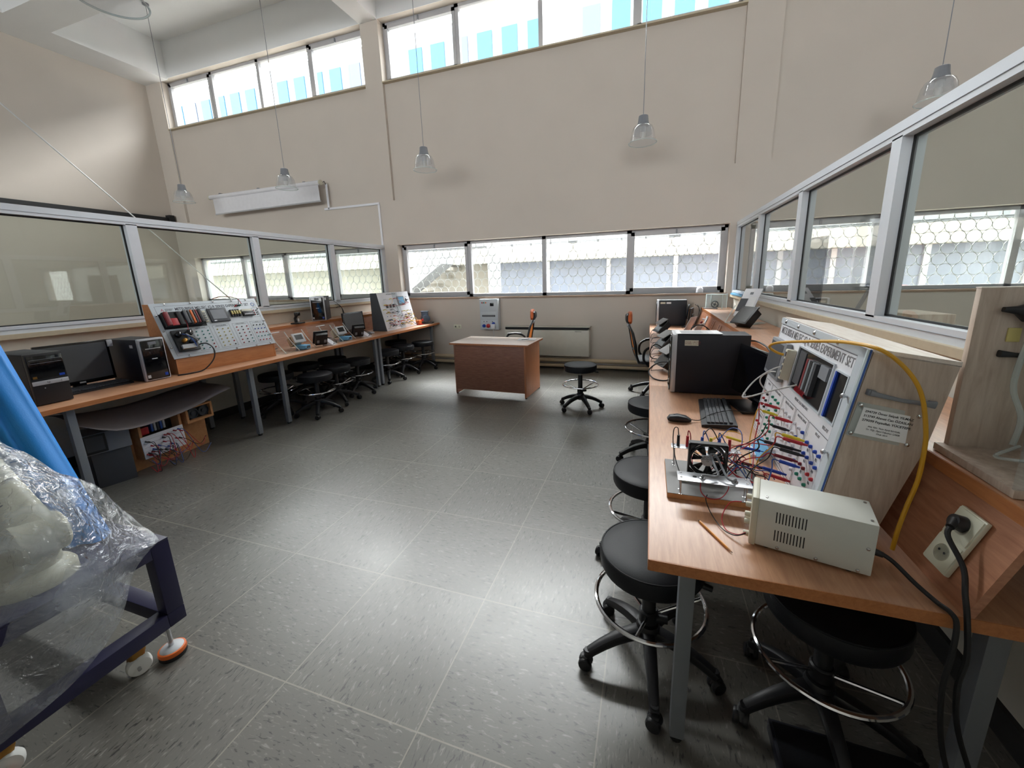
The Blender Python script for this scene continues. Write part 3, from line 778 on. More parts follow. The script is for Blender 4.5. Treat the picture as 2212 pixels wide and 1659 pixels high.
# ---------------------------------------------------------------- office chairs
def office_chair(label, x, y, rz, lift=0.0):
    """local +X is where the sitter faces"""
    t = thing('office_chair', label, 'chair', (x, y, 0), rz)
    b = B(); b.loft([(-.22, 0, .455), (-.1, 0, .452), (.1, 0, .452), (.2, 0, .455), (.25, 0, .44)], [.4, .47, .49, .48, .42], [.06, .085, .085, .08, .05], (0, 1, 0), 8); b.put('seat', 'leather', t)
    side = [(-.215, .44), (-.255, .55), (-.285, .7), (-.315, .84), (-.335, .90)]
    b = B(); ws = [.17, .23, .235, .19, .06]
    lp = [(x_, w_, z_) for (x_, z_), w_ in zip(side, ws)] + [(x_, -w_, z_) for (x_, z_), w_ in reversed(list(zip(side, ws)))]
    b.tube(lp, .016, 8, True, 5); b.tube([(-.26, .23, .57), (-.248, 0, .575), (-.26, -.23, .57)], .013, 8); b.put('back_frame', 'bplastic', t)
    b = B(); prof = side
    P = smooth_path([(a, w_, c) for (a, c), w_ in zip(side, ws)], 4)
    rows = [[b.bm.verts.new((p.x + .02 * (1 - (q * q)), p.y * q, p.z)) for q in (-1, -.66, -.33, 0, .33, .66, 1)] for p in P]
    for a, c in zip(rows[:-1], rows[1:]):
        for k in range(6): b.bm.faces.new((a[k], a[k + 1], c[k + 1], c[k]))
    o = b.put('back_mesh', 'mesh', t); md = o.modifiers.new('thick', 'SOLIDIFY'); md.thickness = .004
    b = B(); b.loft([(-.225, 0, .46), (-.24, 0, .64), (-.28, 0, .8), (-.33, 0, .9), (-.355, 0, .97)], [.05, .045, .04, .035, .03], [.02, .02, .02, .02, .02], (0, 1, 0), 5); b.put('spine', 'bplastic', t)
    b = B(); b.loft([(-.345, -.13, 1.0), (-.33, -.09, 1.0), (-.322, 0, 1.0), (-.33, .09, 1.0), (-.345, .13, 1.0)], [.035, .045, .045, .045, .035], [.09, .15, .165, .15, .09], (1, 0, 0), 8); b.put('headrest', 'orange', t, T(0, 0, .01))
    b = B(); b.loft([(-.37, -.1, 1.0), (-.36, 0, 1.0), (-.37, .1, 1.0)], [.03, .04, .03], [.09, .13, .09], (1, 0, 0), 6); b.put('headrest_shell', 'bplastic', t)
    b = B(); b.cyl((-.355, 0, .9), (-.36, 0, .98), .012, seg=10); b.ball((-.34, 0, .905), .03, 12); b.put('headrest_joint', 'silver', t)
    for s in (-1, 1):
        b = B(); b.tube([(.02, s * .25, .42), (.13, s * .29, .44), (.16, s * .295, .56), (.1, s * .29, .665), (-.06, s * .29, .675), (-.16, s * .29, .62), (-.17, s * .285, .5), (-.1, s * .26, .42)], .016, 8); b.put('armrest', 'bplastic', t)
        b = B(); b.loft([(-.1, s * .29, .682), (0, s * .29, .688), (.12, s * .29, .68)], [.05, .06, .045], [.02, .026, .02], (0, 1, 0), 5); b.put('arm_pad', 'bplastic', t)
    b = B(); b.box(-.11, .1, -.1, .1, .37, .415, .015); b.put('tilt_mechanism', 'bplastic', t)
    b = B(); b.cyl((0, 0, .15), (0, 0, .38), .025, seg=16); b.put('gas_lift', 'bplastic', t)
    star_base(t, 'bplastic', r=.3, hub=.16, ph=.35)
    return t
office_chair('orange and black mesh office chair behind the desk', -2.0, 5.66, PI + .15)
office_chair('orange and black mesh office chair tucked at the near bench side', .10, 5.32, .12)
# ---------------------------------------------------------------- computers
def pc_tower(label, x, y, z, rz, style, w=.185, h=.36, d=.43):
    """local: front face at x = 0 looking to +X, width along Y, depth to -X"""
    t = thing('computer_tower', label, 'computer', (x, y, z), rz)
    b = B(); b.box(-d, -.03, -w / 2, w / 2, .006, h, .004); b.put('case', 'bmatte', t)
    B().box(-d + .02, -.06, -w / 2 + .02, w / 2 - .02, 0, .008).put('feet', 'rubber', t)
    if style == 'band':
        b = B(); b.box(-.03, 0, -w / 2, w / 2, .004, h, .006); b.put('bezel', 'bplastic', t)
        b = B(); b.box(-.001, .004, -w / 2 + .006, w / 2 - .006, h * .52, h * .96, .002); b.put('drive_cover', 'bgloss', t)
        b = B(); b.box(0, .006, -w / 2 + .002, w / 2 - .002, h * .395, h * .475, .003); b.put('silver_band', 'silver', t)
        b = B(); b.box(.004, .006, -w / 2 + .015, w / 2 - .015, h * .81, h * .815); b.box(.004, .006, -w / 2 + .015, w / 2 - .015, h * .88, h * .884); b.put('drive_line', 'mgrey', t)
        B().cyl((.006, .06, h * .435), (.009, .06, h * .435), .008, seg=16).put('power_button', 'lgrey', t)
        B().box(.004, .0055, .05, .078, h * .51 + .006, h * .51 + .022).put('sticker', 'blue', t)
        B().box(.004, .0055, -.08, -.06, h * .51 + .006, h * .51 + .022).put('sticker', 'brass', t)
        B().cyl((0, -.035, h * .33), (.003, -.035, h * .33), .003, seg=8).put('power_light', 'lgrey', t)
        text('hp', .016, 'ink', t, frame3((.0065, -.012, h * .435), (0, 1, 0), (0, 0, 1), (1, 0, 0)), 'logo', 'CENTER')
    else:
        b = B(); b.box(-.034, 0, -w / 2 - .001, w / 2 + .001, .002, h + .004, .012); b.put('silver_bezel', 'silver', t)
        b = B(); b.box(-.002, .003, -w / 2 + .012, w / 2 - .012, .014, h - .012, .008); b.put('front_door', 'bgloss', t)
        b = B(); b.box(.003, .005, -.055, .055, h * .76, h * .775, .002); b.put('drive_slot', 'lgrey', t)
        b = B(); b.box(.003, .005, -.022, .018, h * .515, h * .535, .002); b.put('drive_slot', 'lgrey', t)
        b = B(); b.box(.003, .0045, -.03, .03, h * .86, h * .93, .002); b.put('card_reader', 'mgrey', t)
        B().box(.003, .0045, .048, .072, .03, .055).put('sticker', 'blue', t); B().box(.003, .0045, -.078, -.056, .03, .055).put('sticker', 'lgrey', t)
    return t
def side_labels(t, items, w=.185):
    for (x0, x1, z0, z1, m, sd) in items:
        y = sd * w / 2
        B().box(x0, x1, min(y, y + sd * .001), max(y, y + sd * .001), z0, z1).put('sticker', m, t)
A_ = pc_tower('black computer tower with silver band, partly behind the blue cover', -3.965, 1.484, .781, .03, 'band')
B_ = pc_tower('silver-edged black computer tower beside the large experiment set', -4.008, 2.135, .781, 0, 'door')
side_labels(B_, [(-.12, -.08, .29, .315, 'lgrey', -1)])
Cc = pc_tower('black computer tower with white stripe standing on the raised shelf', -4.50, 4.44, 1.0385, -.98, 'door', h=.345, d=.40)
side_labels(Cc, [(-.10, -.055, .29, .325, 'paper', 1), (-.16, -.115, .29, .325, 'paper', 1)])
B().cyl((-.36, .0925, .12), (-.36, .094, .12), .02, seg=20).put('lock_plate', 'dgrey', Cc)

def monitor(label, c, nrm, w, h, tilt=0.0, foot=True, screen='screen', base_z=.781, lift=.0):
    """c: centre of the screen; nrm: yaw of the screen normal"""
    t = thing('monitor', label, 'monitor', (c[0], c[1], base_z), nrm)
    zc = c[2] - base_z
    R = T(0, 0, zc) @ RY(tilt)
    b = B(); b.box(-.028, 0, -w / 2, w / 2, -h / 2, h / 2, .006); b.put('frame', 'bgloss', t, R)
    b = B(); b.box(-.001, .001, -w / 2 + .018, w / 2 - .018, -h / 2 + .03, h / 2 - .018); b.put('screen_panel', screen, t, R)
    b = B(); b.box(-.05, -.025, -w * .3, w * .3, -h * .3, h * .3, .01); b.put('back_shell', 'bplastic', t, R)
    B().box(.0005, .002, -.018, .018, -h / 2 + .008, -h / 2 + .02).put('brand_badge', 'lgrey', t, R)
    if foot:
        b = B(); b.box(-.07, -.045, -.04, .04, .01, zc, .006); b.put('stand_neck', 'bplastic', t)
        b = B(); b.box(-.095, .07, -.12, .12, 0, .014, .005); b.put('stand_base', 'bplastic', t)
    return t
m1 = monitor('wide dark monitor standing between the two computer towers', (-4.325, 1.79, .985), -.04, .425, .335, -.03)
B().box(-.002, .012, .20, .235, .105, .16, .004).put('side_buttons', 'lgrey', m1, T(0, 0, .204))
def keyboard(label, x, y, z, rz, w=.44, d=.155):
    t = thing('keyboard', label, 'keyboard', (x, y, z), rz)
    b = B(); b.prism([(-d / 2, 0), (d / 2, 0), (d / 2, .012), (d / 2 - .02, .016), (-d / 2 + .01, .026), (-d / 2, .024)], -w / 2, w / 2); b.put('case', 'bplastic', t)
    b = B()
    for r in range(6):
        x0 = d / 2 - .04 - r * .0188 - (.006 if r == 5 else 0)
        z0 = .016 + (d / 2 - .02 - x0) * .0085 / .1
        n = 21
        for k in range(n):
            yy = -w / 2 + .014 + k * (w - .028) / n
            if r == 0 and 4 <= k <= 8:
                if k == 4: b.box(x0, x0 + .0155, yy, yy + 5 * (w - .028) / n - .003, z0, z0 + .008, 0)
                continue
            b.box(x0, x0 + .0155, yy, yy + (w - .028) / n - .003, z0, z0 + .008)
    b.put('keys', 'dgrey', t)
    return t
keyboard('black keyboard lying in front of the monitor between the towers', -4.2, 1.815, .781, 0, .40, .15)
# small things on the desk by the monitor
t = thing('speaker_stand', 'small black webcam on a stand on the raised shelf', 'webcam', (-4.53, 4.10, 1.0385), .3); t.name = 'webcam'
b = B(); b.box(-.06, .06, -.075, .075, 0, .018, .006); b.put('base', 'bplastic', t)
b = B(); b.loft([(-.02, 0, .015), (-.03, 0, .07), (0, 0, .12)], [.05, .045, .05], [.03, .03, .03], (0, 1, 0), 5); b.put('neck', 'bplastic', t)
b = B(); b.box(-.02, .03, -.035, .035, .105, .155, .01); b.put('head', 'bplastic', t)
B().cyl((.03, 0, .132), (.036, 0, .132), .014, seg=16).put('lens', 'bgloss', t); B().box(.012, .02, -.012, .008, .03, .07, .003).put('label_tag', 'white', t)

# ---------------------------------------------------------------- experiment set (left)
def socket_mesh(c):
    k = 'jack_' + c
    if k not in bpy.data.meshes: B().lathe([(.0062, 0), (.0062, .005), (.0045, .009), (.002, .0095)], 10).mesh(k, c)
    return bpy.data.meshes[k]
def panel_frame(p_bl, p_br, p_tl):
    """local frame of a sloping panel: u right, v up the slope, w outward"""
    u = (Vec(p_br) - Vec(p_bl)); W = u.length; u.normalize()
    v = Vec(p_tl) - Vec(p_bl); v -= u * v.dot(u); Hh = v.length; v.normalize()
    w_ = u.cross(v)
    return frame3(p_bl, u, v, w_), W, Hh
u_ = Vec((.105, .9945, 0)); n_ = Vec((.9945, -.105, 0))
t = thing('experiment_set', 'large grey sloped experiment set with oak case on the far bench', 'trainer', (-4.062, 2.315, .781), math.atan2(.105, .9945) * -1)
# local: +X out of the front, +Y along the width
WD = .926
b = B(); b.prism([(0, 0), (0, .143), (-.245, .635), (-.37, .625), (-.34, 0)], .012, WD - .012); b.put('case', 'trainwood', t)
for y0 in (0, WD - .012): B().prism([(.002, 0), (.002, .140), (-.243, .632), (-.375, .632), (-.345, 0)], y0, y0 + .012).put('side_panel', 'trainwood', t)
PF, PW, PH = panel_frame((.004, -.012, .140), (.004, WD + .012, .140), (-.243, -.012, .636))
def on(u, v, w=0.0): return PF @ T(u * PW, v * PH, w)
B().box(0, PW, 0, PH, 0, .008, .002).put('front_panel', 'panel', t, PF)
def rect_lines(u0, u1, v0, v1, th=.0018):
    b = B(); x0, x1, y0, y1 = u0 * PW, u1 * PW, v0 * PH, v1 * PH
    for r in ((x0, x1, y0, y0 + th), (x0, x1, y1 - th, y1), (x0, x0 + th, y0, y1), (x1 - th, x1, y0, y1)): b.box(*r, .008, .0084)
    return b
rect_lines(.035, .972, .045, .945).put('printed_border', 'text', t, PF)
scr = B().lathe([(.009, .008), (.009, .012), (.005, .016), (.001, .017)], 12).mesh('screw', 'zinc')
for u in (.12, .34, .55, .74, .89): link('screw', scr, t, on(u, .975))
for u in (.13, .35, .57, .78, .94): link('screw', scr, t, on(u, .022))
for v in (.2, .5, .78):
    link('screw', scr, t, on(.017, v)); link('screw', scr, t, on(.984, v))
text('MITSUBISHI MELSEC iQ-R SERIES EXPERIMENT SET', .042, 'text', t, on(.19, .875, .0085), 'lettering', 'LEFT', .71 * PW, .0006)
# red three-diamond mark and maker's name
b = B()
def rhomb(b, cx, cy, a, s): 
    d = Vec((math.cos(a), math.sin(a), 0)); e = Vec((-d.y, d.x, 0)); c = Vec((cx, cy, 0)); vs = [c, c + d * s * .5 + e * s * .29, c + d * s, c + d * s * .5 - e * s * .29]
    lo = [b.bm.verts.new((p.x, p.y, .0082)) for p in vs]; b.bm.faces.new(lo)
for a in (PI / 2, PI / 2 + 2 * PI / 3, PI / 2 - 2 * PI / 3): rhomb(b, 0, 0, a, .015)
b.put('three_diamond_mark', 'red', t, on(.085, .87))
text('MITSUBISHI\nELECTRIC', .0125, 'text', t, on(.108, .873, .0085))
b = B(); b.lathe([(.02, .008), (.02, .0086)], 24); b.put('round_crest', 'wireblue', t, on(.945, .87)); b = B(); b.lathe([(.014, .0086), (.014, .009)], 24); b.put('crest_centre', 'panel', t, on(.945, .87))
text('KTÜ', .012, 'text', t, on(.945, .815, .0085), 'lettering', 'CENTER')
# PLC rack in its cut-out
b = B(); b.box(.035 * PW, .40 * PW, .525 * PH, .80 * PH, .0085, .0095); b.put('rack_opening', 'seal', t, PF)
rk = B(); rk.box(.045 * PW, .36 * PW, .545 * PH, .80 * PH, .0095, .055, .004); rack = rk.put('plc_rack', 'bplastic', t, PF)
for u0, u1, c, h in ((.05, .085, 'dred', .08), (.088, .15, 'red', .062), (.152, .20, 'bplastic', .07), (.205, .235, 'dgrey', .085), (.24, .262, 'bplastic', .08), (.266, .284, 'orange', .085), (.287, .305, 'bplastic', .085), (.308, .325, 'dred', .085), (.328, .36, 'bplastic', .09)):
    B().box(u0 * PW, u1 * PW, .55 * PH, (.79 if u0 != .088 else .68) * PH, .05, h, .004).put('plc_module', c, t, PF)
B().box(.395 * PW, .425 * PW, .585 * PH, .80 * PH, .008, .03, .003).put('terminal_block', 'beigeplastic', t, PF)
for k in range(4): B().box(.40 * PW, .418 * PW, (.61 + .042 * k) * PH, (.635 + .042 * k) * PH, .03, .034).put('terminal_port', 'mgrey', t, PF)
b = B(); b.box(.45 * PW, .635 * PW, .565 * PH, .835 * PH, .008, .026, .006); b.put('touch_display', 'dgrey', t, PF)
b = B(); b.box(.475 * PW, .61 * PW, .62 * PH, .80 * PH, .026, .027); b.put('touch_screen', 'mgrey', t, PF); B().box(.475 * PW, .50 * PW, .58 * PH, .6 * PH, .026, .027).put('badge', 'white', t, PF)
for k in range(4):
    u = .665 + k * .026
    B().box(u * PW, (u + .02) * PW, .64 * PH, .78 * PH, .008, .03, .003).put('relay_base', 'bplastic', t, PF)
    B().box((u + .003) * PW, (u + .017) * PW, .675 * PH, .745 * PH, .03, .042, .002).put('relay', 'amber', t, PF)
b = B(); b.box(.785 * PW, .905 * PW, .63 * PH, .72 * PH, .008, .035, .003); b.put('io_module', 'bplastic', t, PF)
b = B(); b.box(.79 * PW, .90 * PW, .70 * PH, .775 * PH, .008, .02, .002); b.put('io_module', 'beigeplastic', t, PF)
for k in range(6): B().box((.797 + .017 * k) * PW, (.808 + .017 * k) * PW, .65 * PH, .672 * PH, .035, .037).put('io_label', 'white', t, PF)
for r in range(3):
    for c_, m_ in enumerate(('red', 'bplastic')): link('banana_socket', socket_mesh(m_), t, on(.925 + .03 * c_, .74 - .045 * r, .008))
rect_lines(.91, .975, .60, .79).put('printed_box', 'text', t, PF)
def block(u0, u1, v0, v1, cols, title):
    rect_lines(u0, u1, v0, v1).put('printed_box', 'text', t, PF)
    b = B(); b.box((u0 + .02) * PW, (u1 - .02) * PW, (v1 - .035) * PH, (v1 - .03) * PH, .008, .0083); b.put('printed_rule', 'text', t, PF)
    text(title, .012, 'text', t, on((u0 + u1) / 2, v1 - .018, .0085), 'lettering', 'CENTER')
    R = len(cols)
    for r, row in enumerate(cols):
        for k, c in enumerate(row):
            u = u0 + (u1 - u0) * (k + .6) / (len(row) + .1); v = v1 - .085 - (v1 - v0 - .12) * r / (R - 1)
            link('banana_socket', socket_mesh(c), t, on(u, v, .008))
T3, Y3 = ['teal'] * 3, ['amber'] * 3
block(.245, .41, .075, .515, [T3, T3, T3, T3, ['teal', 'teal', 'red'], ['teal', 'teal', 'red']], 'DIGITAL INPUT')
block(.44, .605, .075, .515, [Y3, Y3, Y3, Y3, ['amber', 'amber', 'red'], ['amber', 'amber', 'bplastic']], 'DIGITAL OUTPUT')
block(.635, .80, .075, .515, [['red', 'bplastic', 'red'], ['red', 'bplastic', 'red'], ['bplastic', 'red', 'bplastic'], ['bplastic', 'red', 'bplastic'], ['red', 'bplastic', 'teal'], ['red', 'bplastic', 'teal']], 'ANALOG INPUT')
block(.825, .975, .075, .515, [['bplastic'] * 4, ['blue'] * 4, ['red'] * 4, ['teal'] * 4, ['red'] * 4], 'RELAY')
# device leaning on the panel's lower corner
d = thing('servo_board', 'black motor board with wires leaning on the lower panel corner', 'device', tuple((t.matrix_basis @ PF @ T(.145 * PW, .285 * PH, .03)).to_translation())); d.name = 'motor_board'
d.rotation_euler = (t.matrix_basis @ PF).to_euler()
b = B(); b.box(-.085, .085, -.105, .105, -.014, .012, .004); b.put('base_plate', 'bplastic', d)
for x, y, r, m_ in ((-.045, .055, .026, 'bgloss'), (.04, .06, .028, 'bgloss'), (-.02, -.01, .02, 'brass'), (.04, -.02, .022, 'dgrey')):
    b = B(); b.lathe([(r, .01), (r, .04), (r * .7, .048), (.001, .05)], 16, (x, y, 0)); b.put('motor', m_, d)
b = B(); b.box(-.06, .05, -.09, -.05, .012, .035, .003); b.put('terminal_strip', 'lgrey', d)
for k, m_ in enumerate(('wireblue', 'wireblue', 'wireblk', 'wireblk', 'wirewht', 'wireblk')):
    a = rnd.uniform(-.06, .06); B().tube([(a, .05, .045), (a * .4, .02, .08), (.02 + .01 * k, -.03, .07), (.05, -.085 + .01 * k, .035)], .003, 5).put('wire', m_, d)
cab = thing('black_cable', 'black cable curving from the motor board down to the bench', 'cable'); b = B()
b.tube([(-4.10, 2.50, 1.01), (-4.02, 2.57, 1.03), (-3.975, 2.60, .97), (-3.955, 2.57, .88), (-3.95, 2.47, .80), (-3.96, 2.37, .787), (-4.0, 2.27, .787)], .006, 6); b.put('sheath', 'wireblk', cab)
cab = thing('red_lead', 'thin red lead hanging from the red module of the oak-cased set', 'cable'); B().tube([(-4.20, 2.47, 1.27), (-4.12, 2.50, 1.25), (-4.10, 2.48, 1.12), (-4.13, 2.42, 1.02), (-4.11, 2.365, .93)], .0025, 5).put('strand', 'wirered', cab)
cab = thing('top_leads', 'red and black leads looped over the top edge of the oak-cased set', 'cable', (0, 0, 0))
for k, m_ in enumerate(('wireblk', 'wirered')): B().tube([(-4.36, 2.92, 1.43), (-4.28, 2.97 + .02 * k, 1.455), (-4.18, 3.06, 1.43), (-4.165, 3.06 + .03 * k, 1.372)], .003, 5).put('strand', m_, cab)
for k, m_ in enumerate(('red', 'bplastic', 'green')): B().cyl((-4.168, 3.04 + .022 * k, 1.362), (-4.19, 3.03 + .022 * k, 1.345), .006, seg=8).put('plug', m_, cab)

# ---------------------------------------------------------------- acrylic stations on the far bench
def station(label, x, y, hmi_label, psu_label, adapter_label, dx=0.0):
    t = thing('acrylic_stand', label, 'stand', (x, y, .782), .02)
    B().box(-.3, .0, 0, .36, 0, .006, .001).put('base_plate', 'acryl', t)
    b = B(); b.box(-.003, .003, .0, .50, 0, .24, .001); b.put('back_plate', 'acryl', t, T(-.30, .0, .005) @ RY(-.45))
    for yy in (.03, .22, .47):
        B().tube([(-.02, yy, .006), (-.13, yy, .11), (-.215, yy, .225)], .005, 6, False, 2).put('side_strut', 'acryledge', t)
    b = B(); b.tube([(-.35, .12, .215), (-.32, .12, .22), (-.32, .24, .22), (-.35, .24, .215)], .006, 6, False, 2); b.put('handle', 'white', t)
    return t
s1 = station('clear acrylic stand next to the oak experiment set, with white strips', -3.90, 3.30, '', '', '')
s2 = station('clear acrylic stand by the tilted monitor, with white strips', -3.90, 4.01, '', '', '')
def meter(label, x, y, z, rz):
    t = thing('panel_meter', label, 'meter', (x, y, z), rz)
    R = RY(-.5)
    b = B(); b.box(-.14, -.012, -.062, .062, -.055, .055, .006); b.put('housing', 'beigeplastic', t, R)
    b = B(); b.box(-.014, 0, -.075, .075, -.06, .06, .004); b.put('bezel', 'lgrey', t, R)
    B().box(-.001, .0015, -.048, .05, -.025, .04).put('display', 'screenblk', t, R)
    b = B()
    for k in range(5): b.box(-.1, -.05, -.0635, -.062, -.04 + k * .018, -.032 + k * .018)
    b.put('vent_slots', 'dgrey', t, R)
    B().box(-.1, -.02, -.03, .03, -.10, -.055, .004).put('pedestal', 'acryledge', t)
    return t
meter('grey panel meter tilted up on the acrylic stand near the oak set', -4.02, 3.62, .927, -.1)
meter('grey panel meter tilted up on the acrylic stand near the monitor', -4.03, 4.33, .927, -.1)
def adapter(label, x, y):
    t = thing('blue_adapter', label, 'adapter', (x, y, .789), .15)
    b = B(); b.box(-.07, .07, -.045, .045, 0, .05, .008); b.put('box', 'cyan', t); B().box(.068, .071, -.02, .03, .012, .038).put('port', 'dgrey', t)
    B().tube([(.07, -.03, .03), (.1, -.06, .02), (.08, -.1, .006), (0, -.12, .006)], .003, 5).put('lead', 'wireblk', t)
adapter('light blue adapter box below the panel meter near the oak set', -3.985, 3.63); adapter('light blue adapter box below the panel meter near the monitor', -3.985, 4.345)
def hmi(label, x, y, z, rz, tilt, w=.17, h=.16, d=.05, plate=True):
    t = thing('touch_terminal', label, 'display', (x, y, z), rz)
    R = RY(-tilt)
    b = B(); b.box(-d, -.012, -w / 2 + .015, w / 2 - .015, -h / 2 + .015, h / 2 - .015, .006); b.put('back_shell', 'bplastic', t, R)
    b = B(); b.box(-.014, 0, -w / 2, w / 2, -h / 2, h / 2, .005); b.put('front_bezel', 'bplastic', t, R)
    B().box(-.001, .001, -w / 2 + .018, w / 2 - .018, -h / 2 + .022, h / 2 - .018).put('screen_panel', 'screenblk', t, R)
    for s in (-1, 1): B().box(-d - .01, -d, s * w * .25 - .014, s * w * .25 + .014, -.04, .0, .003).put('connector', 'mgrey', t, R)
    return t
hmi('black touch terminal leaning on the acrylic stand near the oak set', -3.96, 3.88, .90, PI - .5, .55, .17, .19, .07)
hmi('black touch terminal leaning on the acrylic stand near the monitor', -3.99, 4.60, .90, PI - .5, .55, .17, .19, .07)
def wedge(label, x, y):
    t = thing('white_wedge', label, 'stand', (x, y, .782), .2); t.name = 'display_wedge'
    B().prism([(-.06, 0), (.09, 0), (-.05, .09)], -.05, .05).put('body', 'white', t)
    for k in range(3): B().tube([(-.03, -.03 + .03 * k, .09), (.03, -.035 + .03 * k, .085), (.09, -.03 + .03 * k, .04), (.07, -.03 + .035 * k, .003)], .003, 5).put('wire', 'wireblk', t)
wedge('white wedge with black wires behind the first touch terminal', -3.93, 3.985); wedge('white wedge with black wires behind the second touch terminal', -3.96, 4.70)
monitor('small tilted monitor with grey screen beside the white wired panel', (-4.25, 4.855, .985), -.05, .41, .285, -.08)
t = thing('computer_mouse', 'silver mouse lying on the far bench beside the wired panel', 'mouse', (-4.08, 4.99, .7835), .4)
B().ball((0, 0, .012), .06, 16, (.95, .55, .34)).put('shell', 'silver', t)
t = thing('black_lead', 'loose black lead coiled behind the acrylic stand near the oak set', 'cable'); B().tube([(-4.38, 3.36, .80), (-4.32, 3.45, .83), (-4.37, 3.56, .95), (-4.43, 3.5, .92), (-4.39, 3.38, .82), (-4.30, 3.37, .79), (-4.37, 3.6, .79)], .005, 6).put('sheath', 'wireblk', t)
t = thing('black_lead', 'loose black leads hanging behind the computer on the shelf', 'cable')
for k in range(3): B().tube([(-4.60, 4.86 + .02 * k, 1.30 - .05 * k), (-4.52, 4.92, 1.2), (-4.50, 4.93 + .02 * k, 1.05), (-4.42, 4.93 + .03 * k, .9), (-4.40, 4.9, .79)], .004, 5).put('strand', 'wireblk', t)

# ---------------------------------------------------------------- white panel with patch leads, motor
t = thing('experiment_set', 'upright white experiment panel covered with coloured leads, dark grey sides', 'trainer', (-3.99, 5.275, .781))
b = B(); b.prism([(-.002, 0), (-.142, .605), (-.26, .605), (-.27, 0)], .01, .826); b.put('case', 'dgrey', t)
for y0 in (0, .826): B().prism([(0, 0), (-.14, .607), (-.262, .607), (-.272, 0)], y0, y0 + .012).put('side_panel', 'dsteel', t)
PF, PW, PH = panel_frame((.004, -.004, .0), (.004, .842, .0), (-.138, -.004, .607))
B().box(0, PW, 0, PH, 0, .007, .002).put('front_panel', 'white', t, PF)
B().box(.44 * PW, .62 * PW, .0, .99 * PH, .007, .0075).put('printed_strip', 'panel', t, PF)
text('MITSUBISHI MELSEC', .03, 'text', t, on(.27, .95, .008), 'lettering', 'LEFT', .3 * PW)
b = B(); b.box(.57 * PW, .80 * PW, .635 * PH, .875 * PH, .007, .02, .005); b.put('touch_display', 'mgrey', t, PF)
B().box(.60 * PW, .77 * PW, .68 * PH, .85 * PH, .02, .021).put('touch_screen', 'cyan', t, PF)
B().box(.85 * PW, .87 * PW, .72 * PH, .80 * PH, .007, .02, .002).put('switch', 'dgrey', t, PF); B().box(.87 * PW, .93 * PW, .76 * PH, .775 * PH, .007, .03, .002).put('switch_lever', 'mgrey', t, PF)
for k in range(6): B().box((.17 + .05 * k) * PW, (.21 + .05 * k) * PW, .59 * PH, .68 * PH, .007, .02, .002).put('terminal_block', 'lgrey' if k % 2 else 'bplastic', t, PF)
for k, (u, v) in enumerate([(.12 + .1 * i, .46 - .09 * j) for j in range(5) for i in range(9)]):
    link('banana_socket', socket_mesh(('red', 'bplastic', 'yellow', 'blue', 'teal')[k * 7 % 5]), t, on(u, v, .007))
MWn = Mat.Translation((-3.99, 5.275, .781)) @ PF
def lead(name, label, pts, mt, r, plugs=(), group=None, pr=.0055, pl=.045):
    """wire with banana plugs at the listed ends: plugs = ((end index 0/-1, direction, colour), ...)"""
    t = thing(name, label, 'cable', (0, 0, 0), 0, group)
    B().tube(pts, r, 6).put('wire', mt, t)
    for e, d, c in plugs:
        p = Vec(pts[e]); q = p + Vec(d).normalized() * pl
        b = B(); b.cyl(p - Vec(d).normalized() * .004, q, pr * .7, pr, 10); b.put('plug', c, t)
    return t
cols = ['wireyel', 'wirered', 'wireblk', 'wirewht', 'wireyel', 'wireblk']; pc = {'wireyel': 'yellow', 'wirered': 'red', 'wireblk': 'bplastic', 'wirewht': 'white', 'wireblue': 'blue'}
for k in range(34):
    u0, v0 = rnd.uniform(.08, .9), rnd.choice((.14, .2, .28, .36, .46, .66, .82)); u1, v1 = min(.95, max(.05, u0 + rnd.uniform(-.35, .4))), max(.06, v0 - rnd.uniform(-.12, .22))
    if .52 < u0 < .82 and v0 > .6: u0 = .15
    a, c = MWn @ Vec((u0 * PW, v0 * PH, .05)), MWn @ Vec((u1 * PW, v1 * PH, .05))
    md = MWn @ Vec(((u0 + u1) / 2 * PW, ((v0 + v1) / 2 - .07) * PH, .10))
    wd = MWn.to_3x3() @ Vec((0, 0, -1)); col = cols[k % 6]
    lead('patch_lead', 'thin coloured patch lead plugged into the upright white panel', [a, a + Vec((.02, 0, -.01)), md, c + Vec((.02, 0, -.01)), c], col, .0026, ((0, wd, pc[col]), (-1, wd, pc[col])), 'patch leads on the white panel', .006, .042)
t = thing('motor_unit', 'small grey-blue electric motor with orange relay at the bench end', 'motor', (-3.97, 6.40, .781), .3); t.name = 'electric_motor'
B().box(-.14, .14, -.08, .08, 0, .02, .003).put('base_plate', 'dsteel', t)
b = B(); b.lathe([(.03, -.12), (.06, -.11), (.062, .06), (.07, .065), (.07, .10), (.04, .115)], 24, (0, 0, .095), (.45, -.9, 0)); b.put('motor_body', 'motor', t)
b = B(); b.box(-.06, .05, -.03, .06, .13, .215, .006); b.box(-.07, .06, -.04, .07, .212, .228, .004); b.put('terminal_box', 'motor', t)
B().box(-.03, .0, -.135, -.12, .06, .1, .002).put('name_plate', 'red', t)
for k in range(3): B().tube([(-.1, -.02 * k, .05), (-.06, -.06 - .02 * k, .06), (-.02, -.1, .08)], .003, 5).put('wire', 'wirered', t)
t = thing('relay_module', 'orange relay block beside the small motor', 'relay', (-3.975, 6.20, .781), .1)
B().box(-.055, .055, -.05, .05, 0, .014, .002).put('rail', 'red', t); b = B(); b.box(-.045, .03, -.045, .045, .014, .085, .004); b.put('relay_block', 'orange', t)

